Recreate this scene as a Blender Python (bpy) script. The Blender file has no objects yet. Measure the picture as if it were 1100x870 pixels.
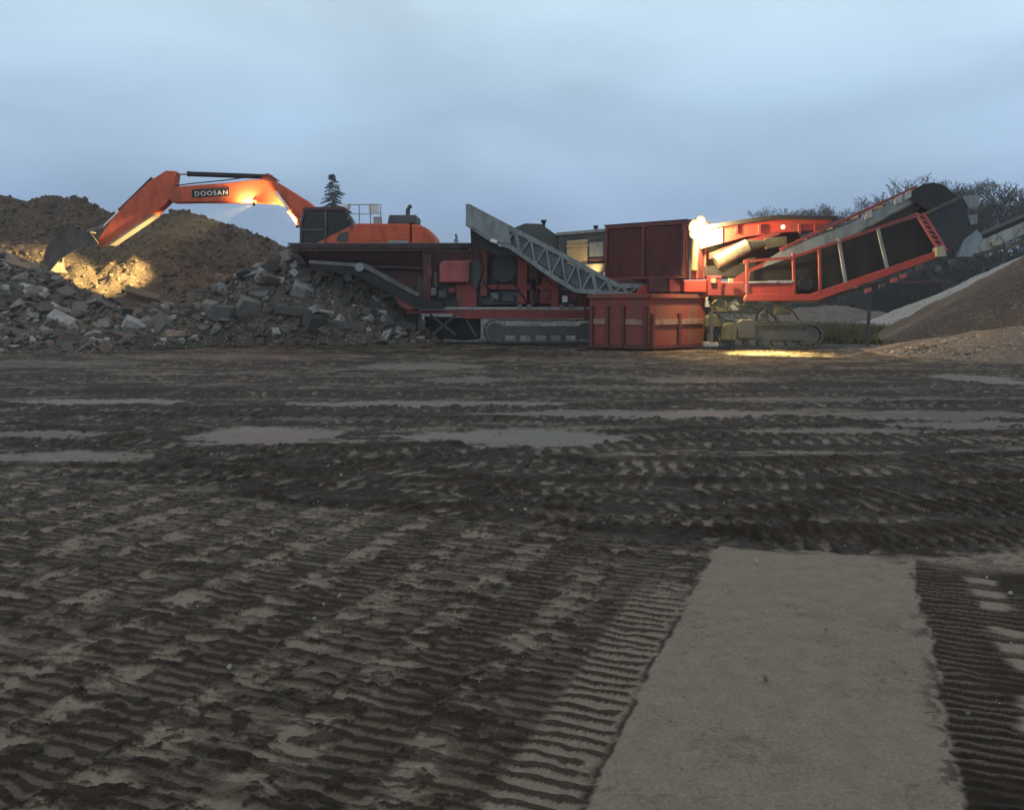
import bpy, bmesh, math, random
import numpy as np
from mathutils import Vector, Matrix, Euler

random.seed(7)
scene = bpy.context.scene
col = scene.collection
R = math.radians

# ------------------------------------------------------------------ camera
CAM_H, FPX, HOR = 1.65, 915.0, 325.0
PITCH = math.atan((435.0 - HOR) / FPX)
cam = bpy.data.cameras.new('camera')
cam.sensor_width = 36.0
cam.sensor_fit = 'HORIZONTAL'
cam.lens = FPX / 1100.0 * 36.0
cam.clip_start = 0.05
cam.clip_end = 12000
cam_o = bpy.data.objects.new('camera', cam)
col.objects.link(cam_o)
cam_o.location = (0, 0, CAM_H)
cam_o.rotation_euler = (math.pi / 2 - PITCH, 0, 0)
scene.camera = cam_o

# ------------------------------------------------------------------ sky and exposure
SUN_EL, SUN_AZ = R(9), R(205)
world = bpy.data.worlds.new('World')
scene.world = world
world.use_nodes = True
nt = world.node_tree
N, L = nt.nodes, nt.links
N.clear()
out = N.new('ShaderNodeOutputWorld')
bg = N.new('ShaderNodeBackground')
bg.inputs['Strength'].default_value = 0.1
sky = N.new('ShaderNodeTexSky')
sky.sky_type = 'NISHITA'
sky.sun_disc = False
sky.sun_elevation = SUN_EL
sky.sun_rotation = SUN_AZ
tc = N.new('ShaderNodeTexCoord')
sep = N.new('ShaderNodeSeparateXYZ')
L.new(tc.outputs['Generated'], sep.inputs[0])
ramp = N.new('ShaderNodeValToRGB')
ramp.color_ramp.interpolation = 'EASE'
els = ramp.color_ramp.elements
SKY = [(0.0, (2.6, 3.82, 5.95)), (0.09, (3.05, 4.45, 6.8)), (0.17, (4.25, 5.95, 8.1)),
       (0.33, (6.1, 7.95, 9.5)), (0.6, (6.9, 7.6, 7.9)), (1.0, (7.8, 7.3, 6.6))]
els[0].position, els[0].color = SKY[0][0], (*SKY[0][1], 1)
els[1].position, els[1].color = SKY[-1][0], (*SKY[-1][1], 1)
for p, c in SKY[1:-1]:
    e = els.new(p)
    e.color = (*c, 1)
L.new(sep.outputs['Z'], ramp.inputs['Fac'])
mp = N.new('ShaderNodeMapping')
mp.inputs['Scale'].default_value = (1.0, 1.0, 2.6)
mp.inputs['Location'].default_value = (0.37, 0.1, 0.0)
L.new(tc.outputs['Generated'], mp.inputs[0])
n1 = N.new('ShaderNodeTexNoise')
n1.inputs['Scale'].default_value = 2.6
n1.inputs['Detail'].default_value = 5
n1.inputs['Roughness'].default_value = 0.48
n1.inputs['Distortion'].default_value = 0.25
L.new(mp.outputs[0], n1.inputs['Vector'])
mr = N.new('ShaderNodeMapRange')
mr.inputs['From Min'].default_value = 0.32
mr.inputs['From Max'].default_value = 0.68
mr.inputs['To Min'].default_value = 0.85
mr.inputs['To Max'].default_value = 1.16
L.new(n1.outputs['Fac'], mr.inputs['Value'])
mul = N.new('ShaderNodeVectorMath')
mul.operation = 'SCALE'
L.new(ramp.outputs['Color'], mul.inputs[0])
L.new(mr.outputs[0], mul.inputs['Scale'])
mix = N.new('ShaderNodeMix')
mix.data_type = 'RGBA'
mix.inputs['Factor'].default_value = 0.93
L.new(sky.outputs[0], mix.inputs['A'])
L.new(mul.outputs[0], mix.inputs['B'])
L.new(mix.outputs['Result'], bg.inputs['Color'])
L.new(bg.outputs[0], out.inputs[0])

sun = bpy.data.lights.new('sun', 'SUN')
sun.energy = 0.25
sun.angle = R(30)
sun.color = (1.0, 0.93, 0.85)
sun_o = bpy.data.objects.new('sun', sun)
col.objects.link(sun_o)
sd = Vector((math.sin(SUN_AZ) * math.cos(SUN_EL), math.cos(SUN_AZ) * math.cos(SUN_EL), math.sin(SUN_EL)))
sun_o.rotation_euler = sd.to_track_quat('Z', 'Y').to_euler()
scene.view_settings.view_transform = 'Standard'
scene.view_settings.look = 'None'
scene.view_settings.exposure = 0.0
scene.view_settings.gamma = 1.0
scene.cycles.max_bounces = 5
scene.cycles.diffuse_bounces = 3

# ------------------------------------------------------------------ helpers: survey points
CT, ST = math.cos(PITCH), math.sin(PITCH)


def P(px, py, Y):
    """world point seen at photo coordinates px, py when it stands at depth Y"""
    a = (px - 550.0) / FPX
    b = (435.0 - py) / FPX
    t = Y / (b * ST + CT)
    return Vector((a * t, Y, CAM_H + t * (b * CT - ST)))


def G(px, py, z=0.0):
    """point on level z under photo coordinates px, py"""
    a = (px - 550.0) / FPX
    b = (435.0 - py) / FPX
    t = (z - CAM_H) / (b * CT - ST)
    return Vector((a * t, t * (b * ST + CT), z))


# ------------------------------------------------------------------ helpers: objects
def tag(o, label=None, cat=None, group=None, kind=None):
    if label: o['label'] = label
    if cat: o['category'] = cat
    if group: o['group'] = group
    if kind: o['kind'] = kind
    return o


def thing(name, label, cat, loc, group=None):
    o = bpy.data.objects.new(name, None)
    o.empty_display_size = 0.3
    col.objects.link(o)
    o.location = loc
    return tag(o, label, cat, group)


class MB:
    """collects shapes that become ONE mesh object"""

    def __init__(s):
        s.v, s.f, s.sm = [], [], []

    def add(s, vs, fs, smooth=False):
        b = len(s.v)
        s.v += [tuple(v) for v in vs]
        for f in fs:
            s.f.append(tuple(i + b for i in f))
            s.sm.append(smooth)
        return s

    def box(s, c, d, M=None):
        x, y, z = d[0] / 2, d[1] / 2, d[2] / 2
        vs = [Vector(q) for q in ((-x, -y, -z), (x, -y, -z), (x, y, -z), (-x, y, -z), (-x, -y, z), (x, -y, z), (x, y, z), (-x, y, z))]
        if M is not None: vs = [M @ q for q in vs]
        c = Vector(c)
        return s.add([q + c for q in vs], [(0, 3, 2, 1), (4, 5, 6, 7), (0, 1, 5, 4), (1, 2, 6, 5), (2, 3, 7, 6), (3, 0, 4, 7)])

    def poly(s, pts, ext):
        """planar outline pts pushed along vector ext"""
        n = len(pts)
        ext = Vector(ext)
        vs = [Vector(p) for p in pts] + [Vector(p) + ext for p in pts]
        fs = [tuple(range(n)), tuple(reversed(range(n, 2 * n)))]
        fs += [(i, i + n, (i + 1) % n + n, (i + 1) % n) for i in range(n)]
        return s.add(vs, fs)

    def prof(s, pts, Y, D):
        """side outline at depth Y with thickness D away from the viewer"""
        return s.poly([P(x, y, Y) for x, y in pts], (0, D, 0))

    def beam(s, p, q, w, h, up=(0, 0, 1)):
        p, q = Vector(p), Vector(q)
        d = (q - p)
        d.normalize()
        u = Vector(up)
        if abs(d.dot(u)) > 0.98: u = Vector((0, 1, 0))
        a = d.cross(u).normalized() * (w / 2)
        b = a.cross(d).normalized() * (h / 2)
        vs = [p - a - b, p + a - b, p + a + b, p - a + b, q - a - b, q + a - b, q + a + b, q - a + b]
        return s.add(vs, [(0, 3, 2, 1), (4, 5, 6, 7), (0, 1, 5, 4), (1, 2, 6, 5), (2, 3, 7, 6), (3, 0, 4, 7)])

    def tube(s, p, q, r, n=10, r2=None, cap=True):
        p, q = Vector(p), Vector(q)
        r2 = r if r2 is None else r2
        d = (q - p)
        if d.length < 1e-6: return s
        d.normalize()
        u = Vector((0, 0, 1)) if abs(d.z) < 0.9 else Vector((1, 0, 0))
        a = d.cross(u).normalized()
        b = d.cross(a)
        A = [p + (a * math.cos(t) + b * math.sin(t)) * r for t in [2 * math.pi * i / n for i in range(n)]]
        B = [q + (a * math.cos(t) + b * math.sin(t)) * r2 for t in [2 * math.pi * i / n for i in range(n)]]
        s.add(A + B, [(i, (i + 1) % n, (i + 1) % n + n, i + n) for i in range(n)], True)
        if cap:
            s.add(A, [tuple(reversed(range(n)))])
            s.add(B, [tuple(range(n))])
        return s

    def path(s, pts, r, n=8):
        for a, b in zip(pts[:-1], pts[1:]): s.tube(a, b, r, n)
        return s

    def build(s, name, m, parent=None, bevel=0):
        me = bpy.data.meshes.new(name)
        off = Vector(parent_loc(parent)) if parent else Vector((0, 0, 0))
        me.from_pydata([Vector(v) - off for v in s.v], [], s.f)
        me.polygons.foreach_set('use_smooth', s.sm)
        bm = bmesh.new()
        bm.from_mesh(me)
        bmesh.ops.recalc_face_normals(bm, faces=bm.faces)
        bm.to_mesh(me)
        bm.free()
        me.materials.append(m)
        o = bpy.data.objects.new(name, me)
        col.objects.link(o)
        if parent: o.parent = parent
        if bevel:
            md = o.modifiers.new('bevel', 'BEVEL')
            md.width = bevel
            md.segments = 2
            md.limit_method = 'ANGLE'
        return o


def parent_loc(o):
    v = Vector((0, 0, 0))
    while o is not None:
        v += o.location
        o = o.parent
    return v


def lamp_spot(name, loc, target, power, ang, blend=0.6, color=(1, 0.72, 0.38), size=0.06, parent=None):
    l = bpy.data.lights.new(name, 'SPOT')
    l.energy = power
    l.spot_size = R(ang)
    l.spot_blend = blend
    l.color = color
    l.shadow_soft_size = size
    o = bpy.data.objects.new(name, l)
    col.objects.link(o)
    d = Vector(target) - Vector(loc)
    o.rotation_euler = (-d).to_track_quat('Z', 'Y').to_euler()
    o.location = Vector(loc) - (parent_loc(parent) if parent else Vector((0, 0, 0)))
    if parent: o.parent = parent
    return o


# ------------------------------------------------------------------ helpers: materials
def new_mat(name):
    m = bpy.data.materials.new(name)
    m.use_nodes = True
    t = m.node_tree
    return m, t, t.nodes, t.links, t.nodes['Principled BSDF']


def mixrgb(N, L, fac, a, b):
    mx = N.new('ShaderNodeMix')
    mx.data_type = 'RGBA'
    for k, v in (('Factor', fac), ('A', a), ('B', b)):
        if hasattr(v, 'is_linked') or hasattr(v, 'links'):
            L.new(v, mx.inputs[k])
        elif k == 'Factor':
            mx.inputs[k].default_value = v
        else:
            mx.inputs[k].default_value = (*v, 1)
    return mx.outputs['Result']


def noise(N, L, scale, detail=5, rough=0.55, vec=None, dist=0.0):
    n = N.new('ShaderNodeTexNoise')
    n.inputs['Scale'].default_value = scale
    n.inputs['Detail'].default_value = detail
    n.inputs['Roughness'].default_value = rough
    n.inputs['Distortion'].default_value = dist
    if vec is None:
        g = N.new('ShaderNodeNewGeometry')
        vec = g.outputs['Position']
    L.new(vec, n.inputs['Vector'])
    return n.outputs['Fac']


def rng(N, L, v, a, b, c=0.0, d=1.0):
    m = N.new('ShaderNodeMapRange')
    m.inputs['From Min'].default_value = a
    m.inputs['From Max'].default_value = b
    m.inputs['To Min'].default_value = c
    m.inputs['To Max'].default_value = d
    L.new(v, m.inputs['Value'])
    return m.outputs[0]


def paint(name, c, dirt=(0.075, 0.062, 0.05), amount=0.5, rough=0.45, metal=0.0, scale=2.0, rust=0.0, bump=0.15):
    """weathered paint or steel: base colour, fading, dust in patches and streaks, chips"""
    m, t, N, L, b = new_mat(name)
    g = N.new('ShaderNodeNewGeometry')
    mpg = N.new('ShaderNodeMapping')
    mpg.inputs['Scale'].default_value = (1.6, 1.6, 0.5)
    L.new(g.outputs['Position'], mpg.inputs[0])
    big = noise(N, L, scale, 6, 0.62, mpg.outputs[0])
    fine = noise(N, L, scale * 9, 5, 0.65, g.outputs['Position'])
    fade = mixrgb(N, L, rng(N, L, fine, 0.3, 0.75), tuple(x * 0.8 for x in c), tuple(min(1, x * 1.15 + 0.01) for x in c))
    d = rng(N, L, big, 0.62 - 0.3 * amount, 0.8 - 0.15 * amount, 0.0, 0.35 + 0.6 * amount)
    cc = mixrgb(N, L, d, fade, dirt)
    if rust > 0:
        ch = rng(N, L, noise(N, L, scale * 5, 8, 0.7, g.outputs['Position']), 0.72 - 0.2 * rust, 0.76 - 0.2 * rust)
        cc = mixrgb(N, L, ch, cc, (0.09, 0.035, 0.018))
    L.new(cc, b.inputs['Base Color'])
    L.new(rng(N, L, big, 0.3, 0.75, rough, min(1, rough + 0.4)), b.inputs['Roughness'])
    b.inputs['Metallic'].default_value = metal
    bp = N.new('ShaderNodeBump')
    bp.inputs['Strength'].default_value = bump
    bp.inputs['Distance'].default_value = 0.02
    L.new(fine, bp.inputs['Height'])
    L.new(bp.outputs[0], b.inputs['Normal'])
    return m


def emit(name, c, s):
    m, t, N, L, b = new_mat(name)
    b.inputs['Base Color'].default_value = (0.8, 0.8, 0.8, 1)
    b.inputs['Emission Color'].default_value = (*c, 1)
    b.inputs['Emission Strength'].default_value = s
    return m


def soil(name, c1, c2, c3, scale=0.7, bump=0.6, rough=0.92):
    """earth or gravel heap: three tones broken up at two sizes"""
    m, t, N, L, b = new_mat(name)
    a = noise(N, L, scale, 6, 0.62)
    f = noise(N, L, scale * 11, 6, 0.7)
    vor = N.new('ShaderNodeTexVoronoi')
    vor.inputs['Scale'].default_value = scale * 16
    g = N.new('ShaderNodeNewGeometry')
    L.new(g.outputs['Position'], vor.inputs['Vector'])
    sp = N.new('ShaderNodeSeparateColor')
    L.new(vor.outputs['Color'], sp.inputs[0])
    c = mixrgb(N, L, rng(N, L, a, 0.38, 0.64), c1, c2)
    c = mixrgb(N, L, rng(N, L, f, 0.5, 0.78, 0, 0.8), c, c3)
    c = mixrgb(N, L, rng(N, L, sp.outputs[0], 0.8, 0.95, 0, 0.5), c, tuple(min(1, x * 2.0) for x in c3))
    L.new(c, b.inputs['Base Color'])
    b.inputs['Roughness'].default_value = rough
    b.inputs['Specular IOR Level'].default_value = 0.25
    bp = N.new('ShaderNodeBump')
    bp.inputs['Strength'].default_value = bump
    bp.inputs['Distance'].default_value = 0.08
    L.new(f, bp.inputs['Height'])
    L.new(bp.outputs[0], b.inputs['Normal'])
    return m


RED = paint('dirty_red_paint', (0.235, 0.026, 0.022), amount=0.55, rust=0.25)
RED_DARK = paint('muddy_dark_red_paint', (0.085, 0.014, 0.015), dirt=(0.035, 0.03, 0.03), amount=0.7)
RED_MID = paint('dull_red_paint', (0.16, 0.022, 0.019), amount=0.55, rust=0.2)
RED_BRIGHT = paint('red_paint', (0.34, 0.035, 0.022), amount=0.4, rust=0.15)
RED_PINK = paint('faded_red_paint', (0.34, 0.07, 0.07), amount=0.35)
ORANGE = paint('orange_paint', (0.55, 0.08, 0.021), dirt=(0.09, 0.06, 0.042), amount=0.5, rust=0.25)
GREY = paint('grey_steel_paint', (0.20, 0.235, 0.24), dirt=(0.09, 0.085, 0.075), amount=0.55, rust=0.1)
GREY_DARK = paint('dark_grey_steel', (0.05, 0.058, 0.06), amount=0.5)
GREY_PALE = paint('pale_grey_paint', (0.33, 0.34, 0.33), amount=0.5)
BLACK = paint('black_rubber', (0.016, 0.016, 0.017), dirt=(0.03, 0.027, 0.024), amount=0.5, rough=0.75)
STEEL = paint('worn_steel', (0.16, 0.15, 0.14), amount=0.5, rough=0.4, metal=0.6, rust=0.4)
CHROME = paint('chrome_rod', (0.6, 0.6, 0.6), amount=0.1, rough=0.2, metal=0.9)
CREAM = paint('cream_paint', (0.34, 0.325, 0.21), dirt=(0.10, 0.09, 0.06), amount=0.55)
TAN = paint('tan_panel', (0.42, 0.30, 0.17), amount=0.4)
WHITE = paint('white_paint', (0.75, 0.74, 0.72), amount=0.2)
BLUEBLACK = paint('dark_blue_panel', (0.014, 0.018, 0.024), dirt=(0.032, 0.03, 0.03), amount=0.4)
OLIVE = paint('oily_hydraulic_metal', (0.085, 0.085, 0.05), dirt=(0.03, 0.027, 0.022), amount=0.75, rust=0.5, scale=4)
LAMP = emit('lamp_lens', (1.0, 0.80, 0.45), 24.0)
LAMP_HALO = emit('lamp_halo_glow', (1.0, 0.56, 0.17), 1.25)  # warm glow that paints a soft halo round the lenses
LAMP_SMALL = emit('small_lamp_lens', (1.0, 0.85, 0.65), 9.0)

mg, t_, N_, L_, b_ = new_mat('tinted_glass')
b_.inputs['Base Color'].default_value = (0.006, 0.009, 0.01, 1)
b_.inputs['Roughness'].default_value = 0.2
b_.inputs['Specular IOR Level'].default_value = 0.2
b_.inputs['Alpha'].default_value = 0.94
GLASS = mg

# ------------------------------------------------------------------ numeric noise (world space)
def _h(ix, iy, seed):
    n = (ix.astype(np.int64) * 374761393 + iy.astype(np.int64) * 668265263 + seed * 974634777) & 0xFFFFFFFF
    n = ((n ^ (n >> 13)) * 1274126177) & 0xFFFFFFFF
    n = (n ^ (n >> 16)) & 0xFFFFFFFF
    return n.astype(np.float64) / 4294967295.0


def vnoise(x, y, seed=0):
    ix, iy = np.floor(x), np.floor(y)
    fx, fy = x - ix, y - iy
    ux, uy = fx * fx * (3 - 2 * fx), fy * fy * (3 - 2 * fy)
    ix = ix.astype(np.int64)
    iy = iy.astype(np.int64)
    a, b = _h(ix, iy, seed), _h(ix + 1, iy, seed)
    c, d = _h(ix, iy + 1, seed), _h(ix + 1, iy + 1, seed)
    return (a * (1 - ux) + b * ux) * (1 - uy) + (c * (1 - ux) + d * ux) * uy


def fbm(x, y, o=4, seed=0, g=0.5):
    r, a, t = np.zeros_like(x), 1.0, 0.0
    for i in range(o):
        r += a * vnoise(x * 2 ** i + 13.7 * i, y * 2 ** i - 7.3 * i, seed + i)
        t += a
        a *= g
    return r / t


def ss(a, b, x):
    t = np.clip((x - a) / (b - a), 0, 1)
    return t * t * (3 - 2 * t)


# ------------------------------------------------------------------ ground: one sheet to the horizon
def polyline(pts):
    """smooth a rough list of surveyed points"""
    p = np.array(pts)
    for _ in range(2):
        q = [p[0]]
        for a, b in zip(p[:-1], p[1:]):
            q += [a * 0.75 + b * 0.25, a * 0.25 + b * 0.75]
        q.append(p[-1])
        p = np.array(q)
    return p


def along(X, Y, pts):
    best = np.full(X.shape, 1e9)
    sd = np.zeros(X.shape)
    sa = np.zeros(X.shape)
    s0 = 0.0
    for (ax, ay), (bx, by) in zip(pts[:-1], pts[1:]):
        dx, dy = bx - ax, by - ay
        l = math.hypot(dx, dy)
        t = np.clip(((X - ax) * dx + (Y - ay) * dy) / (l * l), 0, 1)
        ex, ey = X - (ax + t * dx), Y - (ay + t * dy)
        d = np.hypot(ex, ey)
        w = d < best
        best = np.where(w, d, best)
        sd = np.where(w, np.sign(dx * ey - dy * ex) * d, sd)
        sa = np.where(w, s0 + t * l, sa)
        s0 += l
    return best, sd, sa


LA, LB = G(625, 870), G(770, 588)
RA, RB = G(1035, 870), G(975, 588)


def lineside(X, Y, a, b):
    dx, dy = b.x - a.x, b.y - a.y
    l = math.hypot(dx, dy)
    return ((X - a.x) * dy - (Y - a.y) * dx) / l, ((X - a.x) * dx + (Y - a.y) * dy) / l


def ground_field(X, Y):
    """height, pale (packed dry surface), puddle (standing wet silt)"""
    wx = (fbm(X * 1.3, Y * 1.3, 3, 11) - 0.5)
    wy = (fbm(X * 1.3, Y * 1.3, 3, 29) - 0.5)
    wfx = (fbm(X * 9, Y * 9, 3, 41) - 0.5)
    wfy = (fbm(X * 9, Y * 9, 3, 47) - 0.5)
    h = 0.05 * (fbm(X * 0.35, Y * 0.35, 3, 3) - 0.5) * ss(5, 9, Y)
    lump = fbm(X * 6, Y * 8, 5, 5, 0.6)
    fine = fbm(X * 34, Y * 34, 3, 8, 0.6)
    h = h + 0.030 * (lump - 0.5) + 0.010 * (fine - 0.5)
    ps = 0.5 * fbm(X * 1.1 + wfx, Y * 2.6, 5, 17, 0.6) + 0.5 * fbm(X * 2.6 + wfx, Y * 13, 4, 19, 0.65)
    pale = 0.82 * ss(0.455, 0.575, ps + 0.10 * (lump - 0.5) + 0.08 * (fine - 0.5))
    puddle = np.zeros_like(X)

    # --- foreground: crawler tracks left and right of the untouched strip
    uL, vL = lineside(X + 0.05 * wfx + 0.03 * wx, Y + 0.05 * wfy, LA, LB)
    uR, vR = lineside(X + 0.05 * wfx + 0.03 * wx, Y + 0.05 * wfy, RA, RB)
    vtop = (LB - LA).length
    near = ss(vtop + 0.25, vtop - 0.05, vL + 0.25 * wx + 0.12 * wfx)
    s = -uL
    vv = vL + 0.05 * wx + 0.02 * wfx
    sw = s + 0.27 + 0.16 * wx + 0.05 * wfx
    LW = 0.5
    lane = np.floor(sw / LW)
    li = lane.astype(np.int64)
    ph = _h(li, li * 0 + 3, 5)
    lanef = sw / LW - lane
    pad = (vv / 0.15 + ph + 0.5 * wfy + 0.9 * wx + 0.35 * lanef)
    padf = pad - np.floor(pad)
    padid = _h(np.floor(pad).astype(np.int64), li, 77)
    gro = 0.5 + 0.5 * np.cos(2 * math.pi * ((vL + 0.02 * wx + 0.012 * wfx) / 0.078 + ph * 3))
    # streaks drawn out across the direction of travel
    streak = fbm(s * 4.5 + 0.4 * wfx, vv * 17 + 0.6 * wfy, 4, 171, 0.62)
    streak2 = fbm(s * 2.0, vv * 6.5, 4, 181, 0.6)
    broken = fbm(X * 3.1, Y * 3.6, 4, 63, 0.6)
    wear = fbm(X * 0.9, Y * 0.9, 3, 91)
    cleat = ss(0.0, 0.12, lanef) * ss(0.72, 0.55, lanef + 0.3 * wfx)
    padcol = ss(0.46, 0.60, lanef + 0.45 * wfx + 0.3 * (padid - 0.5)) * ss(1.04, 0.92, lanef)
    padm = padcol * ss(0.15, 0.40, padf + 0.6 * wfy) * ss(0.98, 0.70, padf + 0.6 * wfx) * ss(0.25, 0.5, padid) * ss(0.36, 0.5, lump + 0.12)
    st1 = fbm(s * 2.6 + 0.5 * wfx, vv * 21 + 0.6 * wfy, 5, 191, 0.64)
    st2 = fbm(s * 8.0, vv * 48 + 0.6 * wfy, 4, 197, 0.65)
    crumb = fbm(X * 13 + wfx, Y * 19 + wfy, 4, 203, 0.62)
    lstr = 0.45 + 0.55 * _h(li, li * 0 + 9, 13)
    lstr = np.where(lane == 2, 1.0, lstr)
    edge = ss(0.14, 0.0, np.abs(lanef - 0.02)) + ss(0.14, 0.0, np.abs(lanef - 0.68 + 0.25 * wfx))
    cl = cleat * lstr
    bar = ss(0.36, 0.62, gro + 0.9 * (st2 - 0.5) + 0.5 * (crumb - 0.5))
    mixv = 0.55 * st1 + 0.45 * st2 + 0.16 * (padm - 0.25) + 0.20 * (wear - 0.5) + 0.12 * (streak2 - 0.5)
    open_pale = 0.16 + 0.40 * ss(0.42, 0.51, mixv) + 0.38 * ss(0.495, 0.57, mixv)
    pb = ss(0.42, 0.66, 0.5 + 0.5 * np.cos(2 * math.pi * ((vL + 0.05 * wx + 0.03 * wfx) / 0.205 + ph * 5)) + 0.7 * (st1 - 0.5) + 0.5 * (crumb - 0.5))
    open_pale = open_pale * (1 - 0.62 * pb * ss(0.34, 0.55, streak2)) * (1 - 0.2 * bar * ss(0.45, 0.6, streak2))
    cleat_pale = 0.04 + 0.36 * (1 - bar) * ss(0.38, 0.58, 0.6 * st1 + 0.4 * broken + 0.1)
    open_pale = np.clip(open_pale + 0.30 * padm * ss(0.40, 0.5, st1), 0, 1)
    left_pale = open_pale * (1 - cl) + cleat_pale * cl
    clod = ss(0.60, 0.655, crumb + 0.11 * edge - 0.02)
    left_pale = left_pale * (1 - 0.8 * clod)
    left_h = 0.009 * (0.15 + 0.85 * cl) * (bar - 0.5) + 0.012 * pb * (1 - cl) + 0.008 * (0.5 - ss(0.42, 0.6, mixv)) * (1 - cl) + 0.012 * clod * crumb + 0.008 * (0.5 - streak2) + 0.004 * (0.5 - st2)
    lm = ss(-0.01, 0.05, s) * near
    # narrow cleat-marked margin of the strip
    marg = ss(0.34, 0.29, s + 0.05 * wfx) * lm * ss(vtop * 0.82, vtop * 0.55, vL)
    g2 = ss(0.25, 0.75, 0.5 + 0.5 * np.cos(2 * math.pi * ((vL + 0.012 * wx + 0.008 * wfx + 0.02 * s) / 0.082)) + 0.6 * (fbm(s * 9, vv * 26, 3, 221) - 0.5))
    left_pale = left_pale * (1 - marg) + marg * (0.12 + 0.70 * ss(0.42, 0.62, g2 + 0.5 * (fine - .5) + 0.9 * (fbm(s * 5, vv * 9, 4, 241, 0.6) - 0.45) + 0.7 * ss(0.10, 0.0, s)))
    left_h = left_h * (1 - marg) + marg * 0.009 * (0.5 - g2)
    # right hand tracks
    s2 = uR
    lane2 = np.floor(s2 / 0.60 + 0.12 * wx)
    l2 = s2 / 0.60 + 0.12 * wx - lane2
    vr = vR + 0.012 * wx + 0.008 * wfx
    g3 = ss(0.2, 0.8, 0.5 + 0.5 * np.cos(2 * math.pi * (vr / 0.07 + 0.2 * lane2)) + 0.5 * (fbm(s2 * 7, vr * 25, 3, 223) - 0.5))
    pad2 = vr / 0.21
    p2f = pad2 - np.floor(pad2)
    p2id = _h(np.floor(pad2).astype(np.int64), lane2.astype(np.int64), 21)
    col2 = ss(0.42, 0.55, l2 + 0.12 * wfx) * ss(0.82, 0.72, l2 + 0.12 * wfx) * ss(0.12, 0.3, p2f + 0.2 * wfy) * ss(0.95, 0.7, p2f) * (p2id > 0.3)
    right_pale = 0.85 * col2 + 0.30 * ss(0.7, 0.95, g3 + 0.3 * (fine - .5)) * (1 - col2) * ss(0.35, 0.6, broken + 0.1)
    right_h = 0.010 * (g3 - 0.5) * (1 - col2) + 0.012 * (lump - .5)
    rm = ss(0.0, 0.03, s2) * near
    right_pale = np.clip(right_pale * ss(0.3, 0.5, streak2 + 0.15), 0, 1)
    strip = ss(0.012, -0.012, s) * ss(0.012, -0.012, s2) * ss(vtop + 0.06, vtop - 0.02, vL + 0.05 * wfx)
    strip_pale = 0.88 + 0.45 * (fbm(X * 2.3, Y * 2.3, 5, 31, 0.6) - 0.5) - 0.22 * ss(0.56, 0.78, fbm(X * 16, Y * 16, 5, 38, .7)) - 0.10 * ss(0.5, 0.7, fbm(X * 3.7, Y * 9.0, 4, 39, .6))
    rimn = ss(0.10, 0.0, np.abs(s2))
    strip_pale = strip_pale * (1 - 0.7 * rimn * ss(0.5, 0.62, fbm(X * 9 + wfx, Y * 9, 5, 227, 0.65)))
    pale = pale * (1 - lm) + left_pale * lm
    pale = pale * (1 - rm) + right_pale * rm
    h = h * (1 - 0.75 * lm - 0.6 * rm) + left_h * lm + right_h * rm
    pale = pale * (1 - strip) + strip_pale * strip
    h = h * (1 - strip) + (0.004 + 0.004 * (fine - 0.5)) * strip

    # --- ruts and tyre tracks across the yard (surveyed centre lines)
    bands = [
        # points, width, dark, lug pitch, chevron, lug height
        ([(-150, 575), (200, 562), (450, 566), (700, 578), (1000, 578), (1250, 570)], 0.50, 0.95, 0.20, 0.5, 0.045),
        ([(-150, 545), (150, 535), (420, 548), (700, 556), (1000, 548), (1250, 540)], 0.55, 0.60, 0.24, 0.9, 0.05),
        ([(-80, 452), (90, 466), (220, 492), (340, 527), (500, 558), (720, 580), (900, 584)], 0.60, 0.95, 0.26, -0.8, 0.05),
        ([(150, 458), (300, 482), (440, 512), (620, 538), (900, 540), (1250, 524)], 0.60, 0.9, 0.26, -0.8, 0.05),
        ([(380, 488), (600, 500), (800, 505), (1250, 492)], 0.9, 0.9, 0.3, 0.7, 0.05),
        ([(520, 520), (760, 524), (1000, 520), (1250, 512)], 0.5, 0.8, 0.26, -0.7, 0.05),
        ([(-150, 512), (100, 508), (300, 512), (480, 528)], 0.7, 0.55, 0.3, 0.6, 0.04),
        ([(-150, 470), (150, 475), (330, 488), (500, 484), (800, 470), (1250, 472)], 0.9, 0.95, 0.34, 0.8, 0.05),
        ([(-150, 452), (200, 447), (420, 452), (700, 454), (1250, 446)], 0.8, 0.95, 0.34, -0.8, 0.06),
        ([(-150, 436), (300, 441), (560, 438), (800, 433), (1250, 436)], 0.8, 0.95, 0.36, 0.8, 0.06),
        ([(-150, 420), (250, 423), (600, 424), (1250, 421)], 1.0, 0.9, 0.4, 0.8, 0.06),
        ([(-150, 408), (200, 405), (500, 412), (800, 416), (1250, 410)], 1.0, 0.8, 0.45, -0.8, 0.06),
        ([(150, 393), (400, 390), (700, 402), (1250, 400)], 1.2, 0.7, 0.5, 0.8, 0.06),
        ([(640, 470), (800, 462), (1000, 460), (1250, 462)], 0.6, 0.9, 0.3, 0.8, 0.05),
    ]
    farm = ss(vtop - 0.02, vtop + 0.3, vL + 0.3 * wx + 0.2 * wfx)
    mudfar = ss(9, 13, Y)
    pale = pale * (1 - 0.35 * mudfar)
    for pts, w, dk, pitch, chev, lh in bands:
        g = [(G(a, b).x, G(a, b).y) for a, b in pts]
        g = polyline(g)
        d, sdist, sa = along(X + 0.10 * wx * (1 + Y / 12), Y + 0.16 * wy * (1 + Y / 12), g)
        m = ss(w * 0.5 + 0.10, w * 0.5 - 0.03, d + 0.10 * wfx) * farm
        jit = fbm(X * 4, Y * 4, 3, 151)
        lug = 0.5 + 0.5 * np.cos(2 * math.pi * (sa / (pitch * 0.62) + 1.3 * chev * np.abs(sdist) / w + 0.3 * wfx + 0.7 * jit))
        lug = ss(0.30, 0.70, lug)
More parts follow.
